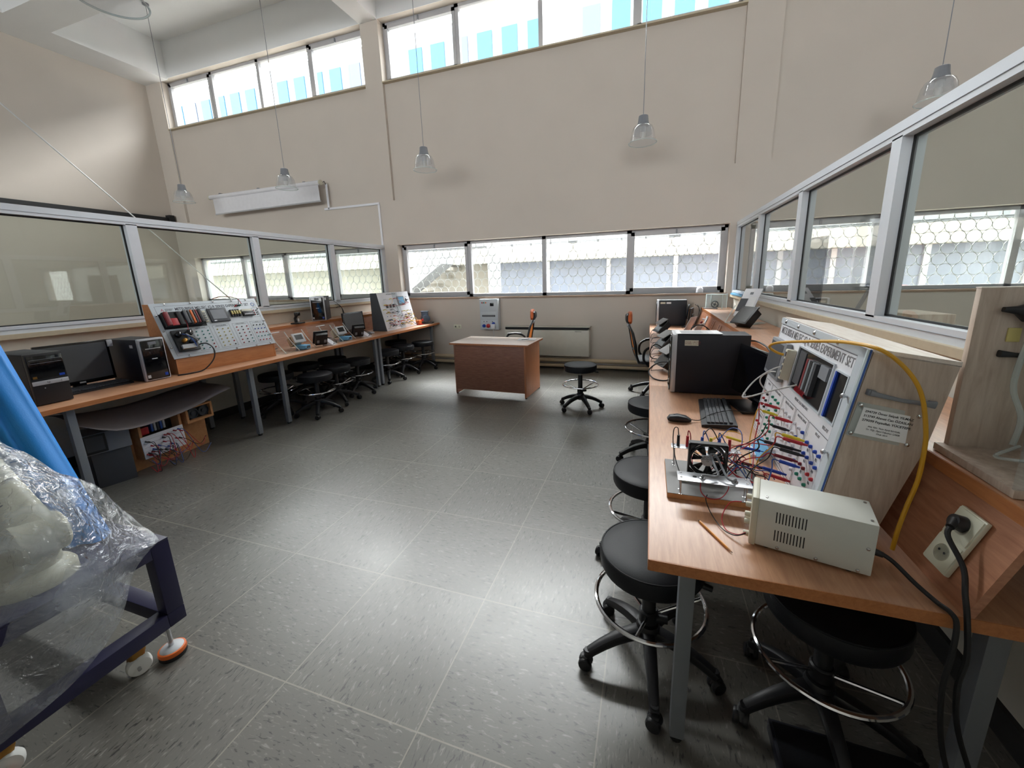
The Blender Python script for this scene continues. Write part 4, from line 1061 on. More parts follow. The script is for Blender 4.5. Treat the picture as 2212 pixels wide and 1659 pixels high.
# ---------------------------------------------------------------- demo set under the far bench
t = thing('floor_demo_set', 'beige wooden demo box with white wired front on the floor under the bench', 'trainer', (-4.17, 1.86, 0), .08)
b = B(); b.box(-.42, 0, 0, .69, .0, .30, .003); b.put('lower_box', 'mdf', t)
b = B(); b.box(-.35, .10, .07, .09, .11, .43); b.box(-.35, .10, .39, .41, .11, .43); b.box(-.35, .1, .09, .39, .11, .125); b.put('upper_box', 'mdf', t)
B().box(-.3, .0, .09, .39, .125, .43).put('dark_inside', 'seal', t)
PF, PW, PH = panel_frame((.105, .07, .115), (.105, .41, .115), (.095, .07, .31))
B().box(0, PW, 0, PH, 0, .008, .001).put('front_panel', 'white', t, PF)
for k in range(5): B().box(.03 * PW, .97 * PW, (.15 + .17 * k) * PH, (.157 + .17 * k) * PH, .008, .0084).put('printed_rule', 'mgrey', t, PF)
B().box(.02, .07, .1, .165, .315, .38, .004).put('plc_module', 'red', t)
for k in range(5): B().box(.01, .06, .19 + .024 * k, .207 + .024 * k, .32, .41, .002).put('plc_module', ('wireblue', 'lgrey', 'dgrey', 'wireblue', 'lgrey')[k], t)
t2 = thing('fan_box', 'beige wooden box with two black fans on the floor demo set', 'fan box', (-4.15, 2.30, .302), .08)
b = B(); b.box(-.12, .08, 0, .25, 0, .02); b.box(-.12, .08, 0, .25, .135, .15); b.box(-.12, .08, 0, .02, .02, .135); b.box(-.12, .08, .23, .25, .02, .135); b.put('box', 'mdf', t2)
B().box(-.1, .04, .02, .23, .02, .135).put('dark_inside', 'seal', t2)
for y in (.075, .175):
    b = B(); b.lathe([(.048, .0), (.05, .018), (.044, .02), (.042, .005)], 24, (.045, y, .078), (1, 0, 0)); b.lathe([(.018, .004), (.018, .018), (.001, .02)], 16, (.045, y, .078), (1, 0, 0)); b.put('fan', 'dgrey', t2)
t2 = thing('grey_control_box', 'grey control box with dark screen under the bench behind the leg', 'control box', (-4.10, 1.60, .30), -.25)
B().box(-.25, 0, 0, .27, -.01, .155, .004).put('housing', 'mgrey', t2); B().box(0, .012, .0, .13, .0, .15, .004).put('display_frame', 'bplastic', t2); B().box(.012, .013, .015, .115, .02, .135).put('screen_panel', 'dgrey', t2)
B().box(-.24, -.02, .03, .26, -.30, -.012, .003).put('support_box', 'dgrey', t2)
FZ, BZ = (.592, .49, .455, .45, .452, .47, .52, .562), (.60, .56, .54, .53, .54, .56, .58, .60)
def lerp1(A, u):
    q = u * (len(A) - 1); i = min(int(q), len(A) - 2); return A[i] + (A[i + 1] - A[i]) * (q - i)
b = B()
rows = []
for i in range(13):
    u = i / 12
    row = []
    for j in range(9):
        v = j / 8
        x = -3.93 - .52 * (1 - v) + .02 * math.sin(u * 6); y = 1.55 + 1.11 * u + .05 * (1 - v)
        fz = lerp1(FZ, u); bz = lerp1(BZ, u)
        z = bz + (fz - bz) * v ** 1.4 + .012 * math.sin(v * 5 + u * 4)
        row.append(b.bm.verts.new((x, y, z)))
    rows.append(row)
for a, c in zip(rows[:-1], rows[1:]):
    for k in range(8): b.bm.faces.new((a[k], a[k + 1], c[k + 1], c[k]))
o = b.put('felt_sheet', 'felt', None, None, 60); md = o.modifiers.new('thick', 'SOLIDIFY'); md.thickness = .004
tag(o, 'curled grey sheet lying over the demo box under the bench', 'sheet')
for k in range(26):
    y0 = rnd.uniform(1.93, 2.24); z0 = rnd.uniform(.14, .29); y1 = min(2.42, max(1.80, y0 + rnd.uniform(-.16, .22))); c = ('wirered', 'wireblk', 'wireblue', 'wireblk', 'wirered')[k % 5]
    X0 = -4.06; z1 = rnd.uniform(.012, .2)
    lead('patch_lead', 'thin loose lead hanging from the demo box on the floor', [(X0 + .015, y0, z0), (X0 + .06, y0 + .01, z0 - .01), (X0 + rnd.uniform(.08, .13), (y0 + y1) / 2, min(z0, z1) - .05 if z1 > .08 else .02), (X0 + .07, y1, z1)], c, .0024, ((0, (-1, 0, 0), {'wirered': 'red', 'wireblk': 'bplastic', 'wireblue': 'blue'}[c]),), 'leads hanging from the floor demo box', .007, .03)
# ---------------------------------------------------------------- near bench: power supply, pencil, fan board
ZB = .781
t = thing('power_supply', 'cream metal bench power supply at the bench corner, vents facing the camera', 'power supply', (.296, 1.125, ZB), math.atan2(-.063, .254))
LP, WP, HP = .262, .128, .15
b = B(); b.box(.012, LP, 0, WP, .008, HP, .005); b.put('case', 'cream', t)
b = B(); b.box(-.004, .014, -.003, WP + .003, .004, HP + .003, .008); b.put('front_panel', 'beigeplastic', t)
for x in (.04, .22):
    for y in (.02, .108): B().cyl((x, y, 0), (x, y, .01), .009, seg=12).put('foot', 'rubber', t)
for r in (0, 1):
    b = B()
    for k in range(10): b.box(.055 + k * .0072, .0575 + k * .0072, -.0006, .003, .036 + r * .054, .068 + r * .054)
    b.put('vent_grille', 'seal', t)
for x, z in ((.065, .016), (.15, .016), (.235, .016), (.248, .082)): B().lathe([(.0045, 0), (.004, .002), (.001, .003)], 12, (x, 0, z), (0, -1, 0)).put('screw', 'zinc', t)
for x, y in ((.03, .018), (.25, .018), (.25, .11)): B().lathe([(.004, 0), (.0035, .002), (.001, .0025)], 12, (x, y, HP)).put('screw', 'zinc', t)
for k, z in enumerate((.115, .098, .08, .062, .05, .038, .024)):
    y = (.02, .1, .03, .02, .06, .1, .02)[k]
    B().lathe([(.008, 0), (.0075, .012), (.006, .014)], 12, (-.004, y, z), (-1, 0, 0)).put('control_knob', 'beigeplastic', t)
B().box(LP, LP + .004, .04, .09, .03, .075, .002).put('mains_inlet', 'bplastic', t)
lc = thing('power_cable', 'black cord from the power supply, draped over the bench end to the floor', 'cable')
b = B(); b.tube([(.578, 1.105, .835), (.60, 1.085, .826), (.63, 1.05, .80), (.652, 1.012, .788), (.661, .985, .7885), (.665, .970, .772), (.665, .964, .70), (.662, .962, .6), (.685, .962, .45), (.74, .965, .28), (.80, .985, .1), (.85, 1.05, .012), (.92, 1.2, .008)], .0055, 8); b.put('sheath', 'wireblk', lc)
b = B(); b.cyl((.556, 1.112, .836), (.585, 1.098, .832), .011, .007, 10); b.put('plug', 'bplastic', lc)
lc = thing('plug_lead', 'black plug and lead in the upper half of the double socket', 'cable')
t = thing('pencil', 'orange hexagonal pencil lying on the bench before the power supply', 'pencil', (.176, 1.202, .7845), math.atan2(-.129, .069))
b = B(); b.cyl((0, 0, 0), (.128, 0, 0), .0036, seg=6); b.put('barrel', 'pencil', t); b = B(); b.cyl((.128, 0, 0), (.142, 0, 0), .0036, .001, 6); b.put('wood_cone', 'mdf', t); b = B(); b.cyl((.142, 0, 0), (.147, 0, 0), .001, .0003, 6); b.put('lead_tip', 'ink', t)
b = B(); b.cyl((-.003, 0, 0), (0, 0, 0), .0034, seg=6); b.put('end_cap', 'ink', t)

t = thing('fan_board', 'grey board with black fan and bent heater rod on metal brackets', 'experiment board', (.085, 1.324, ZB))
b = B(); b.box(0, .315, 0, .27, .0, .018, .001); b.put('base_board', 'mdf', t); B().box(.0005, .3145, .0005, .2695, .018, .0195).put('board_top', 'mdfgrey', t)
def bracket(x0, x1, y0, y1, z, legs, holes):
    b = B(); b.box(x0, x1, y0, y1, z, z + .0016, .0005); br = b.put('bracket', 'silver', t)
    for x, y in legs:
        b = B(); b.cyl((x, y, .02), (x, y, z), .0022, seg=10); b.lathe([(.006, 0), (.006, .0015), (.0022, .002)], 12, (x, y, .0195)); b.lathe([(.004, 0), (.003, .002)], 10, (x, y, z + .0016)); b.put('standoff', 'zinc', br)
    for x, y in holes: B().lathe([(.007, 0), (.007, .0003)], 16, (x, y, z + .0017)).put('hole', 'seal', br)
bracket(.03, .255, -.022, .044, .082, ((.042, .034), (.042, -.014 + .016), (.243, .036), (.243, .006)), ((.085, .014), (.2, .012)))
bracket(.02, .262, .212, .252, .096, ((.032, .22), (.032, .244), (.25, .22), (.25, .244)), ())
FM = T(.135, .118, .104)
S_ = .061
b = B()
for s in (-1, 1):
    b.box(s * S_ - .003, s * S_ + .003, -.0125, .0125, -S_, S_); b.box(-S_, S_, -.0125, .0125, s * S_ - .003, s * S_ + .003)
rr = []
b.torus((0, -.011, 0), .058, .004, (0, 1, 0), 40, 6); b.torus((0, .011, 0), .058, .004, (0, 1, 0), 40, 6)
for sx in (-1, 1):
    for sz in (-1, 1): b.prism([(sx * S_, sz * S_), (sx * S_, sz * .035), (sx * .035, sz * S_)], -.0125, -.009); b.prism([(sx * S_, sz * S_), (sx * S_, sz * .035), (sx * .035, sz * S_)], .009, .0125)
for a in (.5, 2.6, 4.7): b.cyl((.02 * math.cos(a), -.01, .02 * math.sin(a)), (.058 * math.cos(a), -.01, .058 * math.sin(a)), .002, seg=6)
fan = b.put('fan_frame', 'bplastic', t, FM)
b = B()
for k in range(7):
    a = 2 * PI * k / 7
    c, s = math.cos(a), math.sin(a); c2, s2 = math.cos(a + .62), math.sin(a + .62)
    vs = [b.bm.verts.new(v) for v in ((.018 * c, -.007, .018 * s), (.052 * c, -.008, .052 * s), (.052 * c2, .008, .052 * s2), (.018 * c2, .006, .018 * s2))]
    b.bm.faces.new(vs)
o = b.put('fan_blades', 'bplastic', t, FM); md = o.modifiers.new('thick', 'SOLIDIFY'); md.thickness = .0012
b = B(); b.lathe([(.021, -.008), (.021, .011), (.02, .012)], 28, (0, 0, 0), (0, -1, 0)); b.put('fan_hub', 'silver', t, FM)
text('FAN DC 12V\nBRUSHLESS\nCE', .0075, 'ink', t, FM @ frame3((0, -.0123, .006), (1, 0, 0), (0, 0, 1), (0, -1, 0)), 'lettering', 'CENTER')
b = B(); b.tube([(.108, .006, .085), (.108, .0, .098), (.118, -.006, .103), (.135, -.002, .099), (.148, .004, .098), (.156, .012, .103), (.15, .035, .115), (.14, .085, .135), (.148, .09, .138), (.158, .086, .135), (.172, .04, .112), (.182, .004, .098), (.196, -.004, .094), (.206, .0, .098), (.206, .006, .085)], .0038, 8); b.put('heater_rod', 'mgrey', t)
for x in (.108, .206): B().lathe([(.010, 0), (.010, .004), (.006, .006), (.006, .011)], 6, (x, .006, .0836)).put('nut', 'zinc', t)
B().box(.045, .075, .09, .105, .0195, .03, .002).put('foot_block', 'ivory', t)
for x, m_ in ((.045, 'bplastic'), (.078, 'red'), (.13, 'blue'), (.16, 'yellow'), (.19, 'blue'), (.225, 'red')):
    b = B(); b.cyl((x, .232, .098), (x, .232, .106), .006, seg=12); b.cyl((x, .232, .106), (x, .232, .142), .0058, .0052, 12); b.put('terminal_post', m_, t)
def wire(name, label, pts, m_, r=.0022): 
    q = thing(name, label, 'cable'); B().tube(pts, r, 6).put('strand', m_, q); return q
wire('red_lead', 'thin red wire looping under the front bracket of the fan board', [(.19, 1.335, .86), (.188, 1.31, .83), (.21, 1.30, .812), (.25, 1.312, .812), (.275, 1.335, .84), (.262, 1.345, .856)], 'wirered', .0016)
wire('red_lead', 'thin red wire curving on the bench to the power supply knobs', [(.292, 1.23, .855), (.262, 1.24, .84), (.238, 1.21, .805), (.244, 1.17, .79), (.27, 1.145, .796), (.288, 1.14, .81)], 'wirered', .0016)
wire('black_lead', 'thin black wire running from the fan board past the pencil', [(.21, 1.318, .815), (.205, 1.305, .80), (.215, 1.25, .787), (.235, 1.18, .786), (.262, 1.145, .792), (.288, 1.138, .808)], 'wireblk', .0016)
wire('black_lead', 'thin black wires arching from the black terminal post of the board', [(.13, 1.556, .925), (.125, 1.55, .955), (.112, 1.55, .95), (.11, 1.545, .9), (.118, 1.52, .85), (.13, 1.47, .82), (.14, 1.44, .815)], 'wireblk', .0018)
wire('red_lead', 'thin red wire arching from the red terminal post of the board', [(.163, 1.556, .925), (.165, 1.556, .945), (.172, 1.55, .93), (.175, 1.54, .885), (.18, 1.50, .83)], 'wirered', .0018)

t = thing('computer_mouse', 'black mouse lying on the bench beside the keyboard', 'mouse', (.175, 2.112, ZB + .001), .05)
b = B(); b.loft([(-.058, 0, .008), (-.045, 0, .016), (-.01, 0, .019), (.03, 0, .016), (.056, 0, .008)], [.03, .05, .058, .054, .034], [.014, .03, .036, .028, .012], (0, 1, 0), 8); b.put('shell', 'bplastic', t)
B().box(-.03, -.01, -.003, .003, .033, .037, .001).put('wheel', 'dgrey', t)
B().tube([(.055, 0, .012), (.1, .01, .008), (.16, .05, .03), (.26, .1, .04), (.36, .14, .02), (.42, .16, .004)], .0022, 6).put('lead', 'wireblk', t)
keyboard('black keyboard lying on the bench in front of the near monitor', .372, 2.27, ZB, PI - .07, .45, .16)
P1 = pc_tower('large black computer tower lying across the bench, printed sheets on top', .15, 2.742, ZB, PI, 'door', h=.385, d=.445)
side_labels(P1, [(-.155, -.075, .315, .35, 'beigeplastic', 1)])
text('ENDER   | IR | MEB\nBOARD   |    | LAB', .011, 'dred', P1, frame3((-.078, .0937, .3325), (-1, 0, 0), (0, 0, 1), (0, 1, 0)))
t = thing('paper_sheet', 'printed white sheets lying on top of the large computer tower', 'paper', (.30, 2.735, ZB + .39), .04)
for k in range(3): B().box(-.13 + .004 * k, .13 + .003 * k, -.085, .08, .0008 * k, .0008 * k + .0006).put('sheet', 'paper', t, RZ(.02 * k))
b = B()
for k in range(12): b.box(-.1, .06 + .03 * ((k * 7) % 3 - 1), -.07 + k * .011, -.068 + k * .011, .0026, .0029)
b.put('printed_lines', 'textl', t)
monitor('black monitor turned edge-on between the computer and the white experiment set', (.552, 2.43, .985), PI + .2, .37, .28, -.12, base_z=ZB, screen='bgloss')
P2 = pc_tower('black computer tower with white top at the far end of the bench', .115, 6.40, ZB, PI, 'door', h=.385, d=.42)
side_labels(P2, [(-.12, -.05, .33, .355, 'beigeplastic', 1), (-.20, -.135, .33, .355, 'paper', 1)])
monitor('thin monitor standing edge-on behind the farthest black computer', (.555, 6.20, .97), PI - .25, .36, .30, -.05, base_z=ZB, screen='screenblk')

# ---------------------------------------------------------------- white experiment set beside the camera
EXR = Vec((.528, 2.13, ZB)); rzR = PI - .0386
t = thing('experiment_set', 'white experiment panel in a pale oak case, full of coloured plugs', 'trainer', EXR, rzR)
WD = .8556
prof = [(0, 0), (-.082, .539), (-.262, .51), (-.226, .28), (-.15, 0)]
b = B(); b.prism([(-.004, .002), (-.086, .52), (-.256, .495), (-.222, .28), (-.148, .002)], .014, WD - .014); b.put('case', 'paleoak', t)
for y0 in (0, WD - .016): B().prism(prof, y0, y0 + .016).put('side_panel', 'paleoak', t)
b = B(); b.prism([(-.084, .535), (-.264, .506), (-.264, .520), (-.082, .549)], 0, WD); b.put('top_board', 'paleoaklit', t)
PF, PW, PH = panel_frame((.002, 0, .0), (.002, WD, .0), (-.0805, 0, .545))
MR = t.matrix_basis @ PF if False else (Mat.Translation(EXR) @ RZ(rzR) @ PF)
B().box(0, PW, 0, PH, 0, .006, .001).put('front_panel', 'white', t, PF)
B().box(.994 * PW, PW + .003, -.0, PH, .002, .007, .001).put('acrylic_edge', 'wireblue', t, PF); B().box(.994 * PW, PW + .003, .0, PH, .0072, .0125, .001).put('acrylic_edge', 'acryledge', t, PF)
B().box(.945 * PW, .99 * PW, .0, PH, .006, .0105).put('edge_strip', 'panel', t, PF); B().box(0, PW, .955 * PH, PH, .006, .0105).put('edge_strip', 'panel', t, PF)
rect_lines(.02, .94, .02, .95).put('printed_border', 'text', t, PF)
text('MITSUBISHI MELSEC iQ-R SERIES EXPERIMENT SET', .044, 'textl', t, on(.035, .902, .0068), 'lettering', 'LEFT', .89 * PW, .0001)
for u in (.09, .3, .52, .77): link('screw', scr, t, on(u, .978, -.001))
for v in (.14, .42, .74): 
    b = B(); b.cyl((0, 0, .004), (0, 0, .024), .003, seg=8); b.lathe([(.007, .018), (.008, .024), (.004, .028)], 12); b.put('standoff_screw', 'zinc', t, on(.972, v, 0))
b = B(); b.box(.014 * PW, .29 * PW, .53 * PH, .835 * PH, .006, .03, .006); b.put('touch_display', 'mgrey', t, PF); B().box(.03 * PW, .255 * PW, .56 * PH, .81 * PH, .03, .031).put('touch_screen', 'dgrey', t, PF)
b = B(); b.box(.335 * PW, .365 * PW, .58 * PH, .81 * PH, .006, .04, .004); b.put('port_block', 'beigeplastic', t, PF)
for k in range(4): B().box(.34 * PW, .36 * PW, (.60 + .052 * k) * PH, (.635 + .052 * k) * PH, .04, .043).put('network_port', 'mgrey', t, PF)
for u0, u1, v0, v1, nm in ((.40, .80, .555, .85, 'rack_window'), (.832, .935, .56, .83, 'side_window')):
    B().box(u0 * PW, u1 * PW, v0 * PH, v1 * PH, .006, .0066).put(nm, 'screenblk', t, PF)
    b = B(); x0, x1, y0, y1 = u0 * PW, u1 * PW, v0 * PH, v1 * PH
    for r in ((x0 - .006, x1 + .006, y0 - .005, y0), (x0 - .006, x1 + .006, y1, y1 + .005), (x0 - .006, x0, y0, y1), (x1, x1 + .006, y0, y1)): b.box(*r, .006, .012)
    b.put('window_frame', 'panel', t, PF)
B().box(.832 * PW, .845 * PW, .56 * PH, .83 * PH, .0066, .012).put('blue_edge', 'blue', t, PF)
B().box(.42 * PW, .50 * PW, .60 * PH, .83 * PH, .0066, .009).put('module', 'dgrey', t, PF)
for k in range(5): B().box((.56 + .025 * k) * PW, (.578 + .025 * k) * PW, .60 * PH, .81 * PH, .0066, .02).put('plc_module', ('dred', 'mgrey', 'bplastic', 'mgrey', 'dgrey')[k], t, PF)
B().box(.70 * PW, .78 * PW, .74 * PH, .82 * PH, .0066, .014).put('module', 'mgrey', t, PF)
for k in range(10): B().tube([((.54 + .012 * k) * PW, .61 * PH, .02), ((.535 + .012 * k) * PW, .585 * PH, .024), ((.53 + .011 * k) * PW, .565 * PH, .012)], .0016, 5).put('ribbon_wire', 'wirered', t, PF)
text('MELSEC iQ-R SERIES PLC', .014, 'textl', t, on(.60, .515, .0068), 'lettering', 'CENTER'); text('RELAY', .016, 'textl', t, on(.885, .505, .0068), 'lettering', 'CENTER')
for u0, u1, v0, v1, ti in ((.03, .16, .20, .47, 'SUPPLY'), (.17, .37, .04, .47, 'DIGITAL INPUT'), (.38, .57, .04, .47, 'DIGITAL OUTPUT'), (.58, .735, .04, .47, 'ANALOG INPUT'), (.745, .94, .04, .47, 'RELAY'), (.03, .16, .04, .18, 'EMERGENCY')):
    rect_lines(u0, u1, v0, v1, .0016).put('printed_box', 'text', t, PF)
    text(ti, .013, 'textl', t, on((u0 + u1) / 2, v1 - .03, .0068), 'lettering', 'CENTER')
J = []
for r in range(3): J += [(.074, .36 - .055 * r, 'red'), (.124, .36 - .055 * r, 'bplastic')]
J += [(.07, .09, 'red'), (.12, .09, 'red')]
for r in range(6):
    for k in range(3): J.append((.222 + .054 * k, .383 - .06 * r, 'green'))
    for k in range(3): J.append((.412 + .056 * k, .38 - .06 * r, 'white'))
for r in range(5):
    for k in range(3): J.append((.608 + .054 * k, .378 - .065 * r, ('white', 'white', 'blue')[(k + r) % 3]))
for u in (.785, .826, .875, .915):
    J += [(u, .356, 'blue'), (u, .284, 'blue'), (u, .21, 'red' if u > .85 else 'dred'), (u, .14, 'green')]
for u, v, c in J: link('banana_socket', socket_mesh(c), t, on(u, v, .006))
for k, u in enumerate((.805, .895)):
    for r in range(3): text(('R%d' % (1 + k + r * 2)), .013, 'text', t, on(u, .318 - .073 * r, .0068), 'lettering', 'CENTER')
# near side of the case: handle and name plate
SF = frame3((.567, 1.2715, 1.18), (math.cos(-.17), 0, math.sin(-.17)), (math.sin(.17), 0, math.cos(.17)), (0, -1, 0))
SL = (Mat.Translation(EXR) @ RZ(rzR)).inverted() @ SF
b = B(); b.loft([(.005, .032, .012), (.03, .03, .014), (.075, .028, .016), (.12, .03, .014), (.148, .032, .012)], [.016, .012, .010, .012, .02], [.016, .008, .007, .008, .014], (0, 1, 0), 6)
b.box(.0, .018, .024, .04, 0, .014, .002); b.box(.135, .152, .024, .04, 0, .014, .002); b.put('handle', 'mgrey', t, SL)
B().box(-.008, .14, -.10, .0, 0, .003, .001).put('name_plate', 'acryledge', t, SL)
B().box(.008, .132, -.09, -.012, .003, .0035).put('paper_label', 'paper', t, SL)
for x in (.0, .131):
    for y in (-.008, -.092): B().lathe([(.0055, .003), (.005, .006), (.001, .0075)], 14, (x, y, 0)).put('plate_screw', 'zinc', t, SL)
for k, s in enumerate(('294739 Ömer Selçuk YILMAZ', '313749 Ahmet Can ÖZASLAN', '279599 Feyzullah YÜCETEPE')):
    text(s, .0088, 'ink', t, SL @ T(.014, -.022 - .0125 * k, .0037), 'lettering', 'LEFT', (.11, .111, .111)[k], .00012)
for k, s in enumerate(('Arş. Gör. Yasin Aysal BAYDAL', 'Dr. Öğr. Üyesi Oğuzhan ÇAKIR', 'Ocak 2019')):
    text(s, .0058, 'ink', t, SL @ T(.07, -.063 - .0085 * k, .0037), 'lettering', 'CENTER')
# ---- leads from the panel
NW = MR.to_3x3() @ Vec((0, 0, 1))
def at(u, v, w=.012): return MR @ Vec((u * PW, v * PH, w))
def panel_lead(label, u, v, col, wcol, path, pl=.055, r=.0021):
    q = thing('banana_lead', label, 'cable', (0, 0, 0), 0, None)
    a = at(u, v, .018); e = a + NW * pl + Vec((0, 0, .006))
    b = B(); b.cyl(a, a + (e - a) * .22, .0035, .0048, 10); b.cyl(a + (e - a) * .22, e, .0062, .0056, 10); b.put('plug', col, q)
    B().tube([e, e + NW * .02] + path, r, 6).put('wire', wcol, q)
    return q
fb = lambda x: (.085 + x, 1.556, .925)
panel_lead('red plug high on the white panel, lead hanging down to its lower left', .411, .376, 'red', 'wirered', [(.455, 1.78, .93), (.44, 1.75, .85), (.42, 1.66, .81), (.40, 1.58, .84), (.38, 1.50, .80)])
panel_lead('yellow plug below the top red plug on the white panel', .409, .321, 'yellow', 'wireyel', [(.44, 1.80, .90), (.43, 1.78, .84), (.42, 1.72, .80), (.40, 1.6, .79)])
panel_lead('red plug at mid panel, lead sweeping to the fan board', .609, .381, 'red', 'wirered', [(.44, 1.60, .95), (.38, 1.58, .90), (.30, 1.55, .85), (.26, 1.50, .81)])
panel_lead('black plug just below the mid-panel red plug', .608, .318, 'bplastic', 'wireblk', [(.42, 1.62, .92), (.34, 1.62, .86), (.27, 1.57, .83), (.22, 1.50, .81)])
panel_lead('yellow plug on the relay field of the white panel', .785, .36, 'yellow', 'wireyel', [(.43, 1.47, .955), (.40, 1.5, .89), (.39, 1.53, .82), (.37, 1.6, .788)], .065)
panel_lead('red plug beside the yellow one on the relay field', .825, .358, 'red', 'wirered', [(.42, 1.46, .955), (.37, 1.52, .93), (.31, 1.56, .88), (.27, 1.50, .82)], .07)
panel_lead('long black plug in the second relay row, stacked by two', .786, .292, 'bplastic', 'wireblk', [(.39, 1.50, .92), (.34, 1.53, .86), (.33, 1.5, .81), (.36, 1.42, .805)], .11, .0026)
panel_lead('black plug in the second relay row next to the long one', .827, .288, 'bplastic', 'wireblk', [(.41, 1.45, .91), (.37, 1.46, .86), (.35, 1.44, .82), (.37, 1.40, .804)], .07)
panel_lead('dark red plug in the third relay row', .787, .22, 'dred', 'wirered', [(.40, 1.48, .90), (.35, 1.50, .87), (.31, 1.47, .83), (.27, 1.44, .81)], .07)
panel_lead('blue plug with red tail in the third relay row', .822, .208, 'blue', 'wireblue', [(.42, 1.43, .88), (.405, 1.405, .83), (.41, 1.39, .80)], .06)
panel_lead('blue plug low on the panel near the power supply', .722, .075, 'blue', 'wireblue', [(.40, 1.55, .83), (.36, 1.58, .81), (.31, 1.575, .83), (.28, 1.56, .88), (.275, 1.556, .925)], .075)
panel_lead('red plug lowest on the panel, just over the power supply', .777, .073, 'red', 'wirered', [(.41, 1.46, .82), (.37, 1.47, .81), (.34, 1.44, .805)], .06)
def loose(label, p, d, col, wcol, path, pl=.06):
    q = thing('banana_lead', label, 'cable'); p = Vec(p); d = Vec(d).normalized(); e = p + d * pl
    b = B(); b.cyl(p - d * .012, p, .002, .0022, 8); b.cyl(p, e, .0055, .006, 10); b.put('plug', col, q)
    B().tube([e, e + d * .02] + path, .0021, 6).put('wire', wcol, q)
loose('yellow plug lying on the bench between keyboard and fan board', (.415, 1.86, .80), (-.9, .35, .1), 'yellow', 'wireyel', [(.30, 1.84, .81), (.25, 1.76, .795), (.22, 1.68, .80), (.20, 1.62, .84)])
loose('blue plug lying across the leads on the bench', (.44, 1.66, .845), (-1, .1, .1), 'blue', 'wireblue', [(.35, 1.66, .83), (.31, 1.6, .88), (.275, 1.556, .945), (.272, 1.556, .925)])
loose('blue plug lying behind the fan board', (.36, 1.65, .835), (-1, .05, .12), 'blue', 'wireblue', [(.26, 1.64, .86), (.225, 1.58, .94), (.217, 1.556, .925)])
loose('black probe lying from the fan board towards the white panel', (.45, 1.60, .80), (-1, .12, .12), 'bplastic', 'wireblk', [(.34, 1.60, .84), (.30, 1.58, .86), (.25, 1.58, .95), (.22, 1.556, .935)], .09)
wire('blue_lead', 'blue wire looped in a circle over the bench behind the fan board', [(.30, 1.70, .80), (.32, 1.78, .84), (.36, 1.80, .88), (.39, 1.76, .88), (.38, 1.70, .83), (.33, 1.68, .79), (.29, 1.70, .82), (.32, 1.78, .85)], 'wireblue', .0018)
wire('orange_lead', 'orange wires running from the ribbon socket to the fan board', [(.42, 1.86, .83), (.36, 1.84, .85), (.28, 1.74, .84), (.22, 1.64, .83), (.20, 1.58, .88)], 'wireyel', .002)
for k in range(16):
    x0, y0 = rnd.uniform(.22, .30), rnd.uniform(1.44, 1.58); x1, y1 = rnd.uniform(.36, .45), rnd.uniform(1.36, 1.70)
    wire('loose_lead', 'thin lead in the tangle between fan board and white panel', [(x0, y0, .815 + rnd.uniform(0, .03)), (x0 + .04, y0 + rnd.uniform(-.05, .05), .83 + rnd.uniform(0, .06)), ((x0 + x1) / 2 + .02, (y0 + y1) / 2, .80 + rnd.uniform(.02, .07)), (x1, y1, .80 + rnd.uniform(0, .05)), (x1 + .03, y1 + .03, .79)], ('wirered', 'wireblk', 'wirered', 'wirewht', 'wireblue')[k % 5], .0018)['group'] = 'tangled leads by the fan board'
t = thing('ribbon_cable', 'light blue ribbon connector standing on the bench below the white panel', 'connector', (.462, 1.80, ZB), -.05)
B().prism([(-.012, 0), (.0, 0), (.03, .05), (.018, .055)], -.09, .06).put('connector_body', 'cyan', t); B().box(-.03, -.01, -.06, .03, 0, .012, .002).put('connector_foot', 'white', t)
q = thing('network_cable', 'thick yellow network cable arching over the top of the white panel', 'cable')
b = B(); b.tube([(.566, 1.885, 1.19), (.525, 1.89, 1.202), (.487, 1.86, 1.232), (.497, 1.76, 1.266), (.548, 1.48, 1.316), (.556, 1.32, 1.335), (.575, 1.243, 1.333), (.615, 1.236, 1.303), (.652, 1.234, 1.259), (.677, 1.234, 1.207), (.694, 1.233, 1.131), (.70, 1.233, 1.075), (.695, 1.225, .99), (.675, 1.21, .92), (.655, 1.19, .86), (.645, 1.18, .80)], .0052, 8); b.put('sheath', 'netyel', q)
b = B(); b.cyl((.585, 1.88, 1.18), (.56, 1.886, 1.193), .006, seg=8); b.put('plug', 'amber', q)
q = thing('network_cable', 'folded grey-white network lead plugged into the white panel ports', 'cable')
b = B(); b.tube([(.565, 1.87, 1.15), (.52, 1.89, 1.132), (.445, 1.85, 1.088), (.392, 1.80, 1.03), (.41, 1.78, 1.032), (.47, 1.74, 1.07), (.568, 1.70, 1.118)], .0032, 6, False, 5); b.put('sheath', 'wirewht', q)
for p_, q_ in (((.59, 1.87, 1.155), (.56, 1.872, 1.148)), ((.592, 1.70, 1.122), (.562, 1.70, 1.116))): B().cyl(p_, q_, .006, seg=8).put('plug', 'lgrey', q)
wire('network_lead', 'grey lead curling from the lower port towards the display cable', [(.575, 1.875, 1.10), (.53, 1.93, 1.11), (.50, 1.97, 1.08), (.50, 1.99, 1.04), (.53, 1.95, 1.0)], 'wirewht', .003)

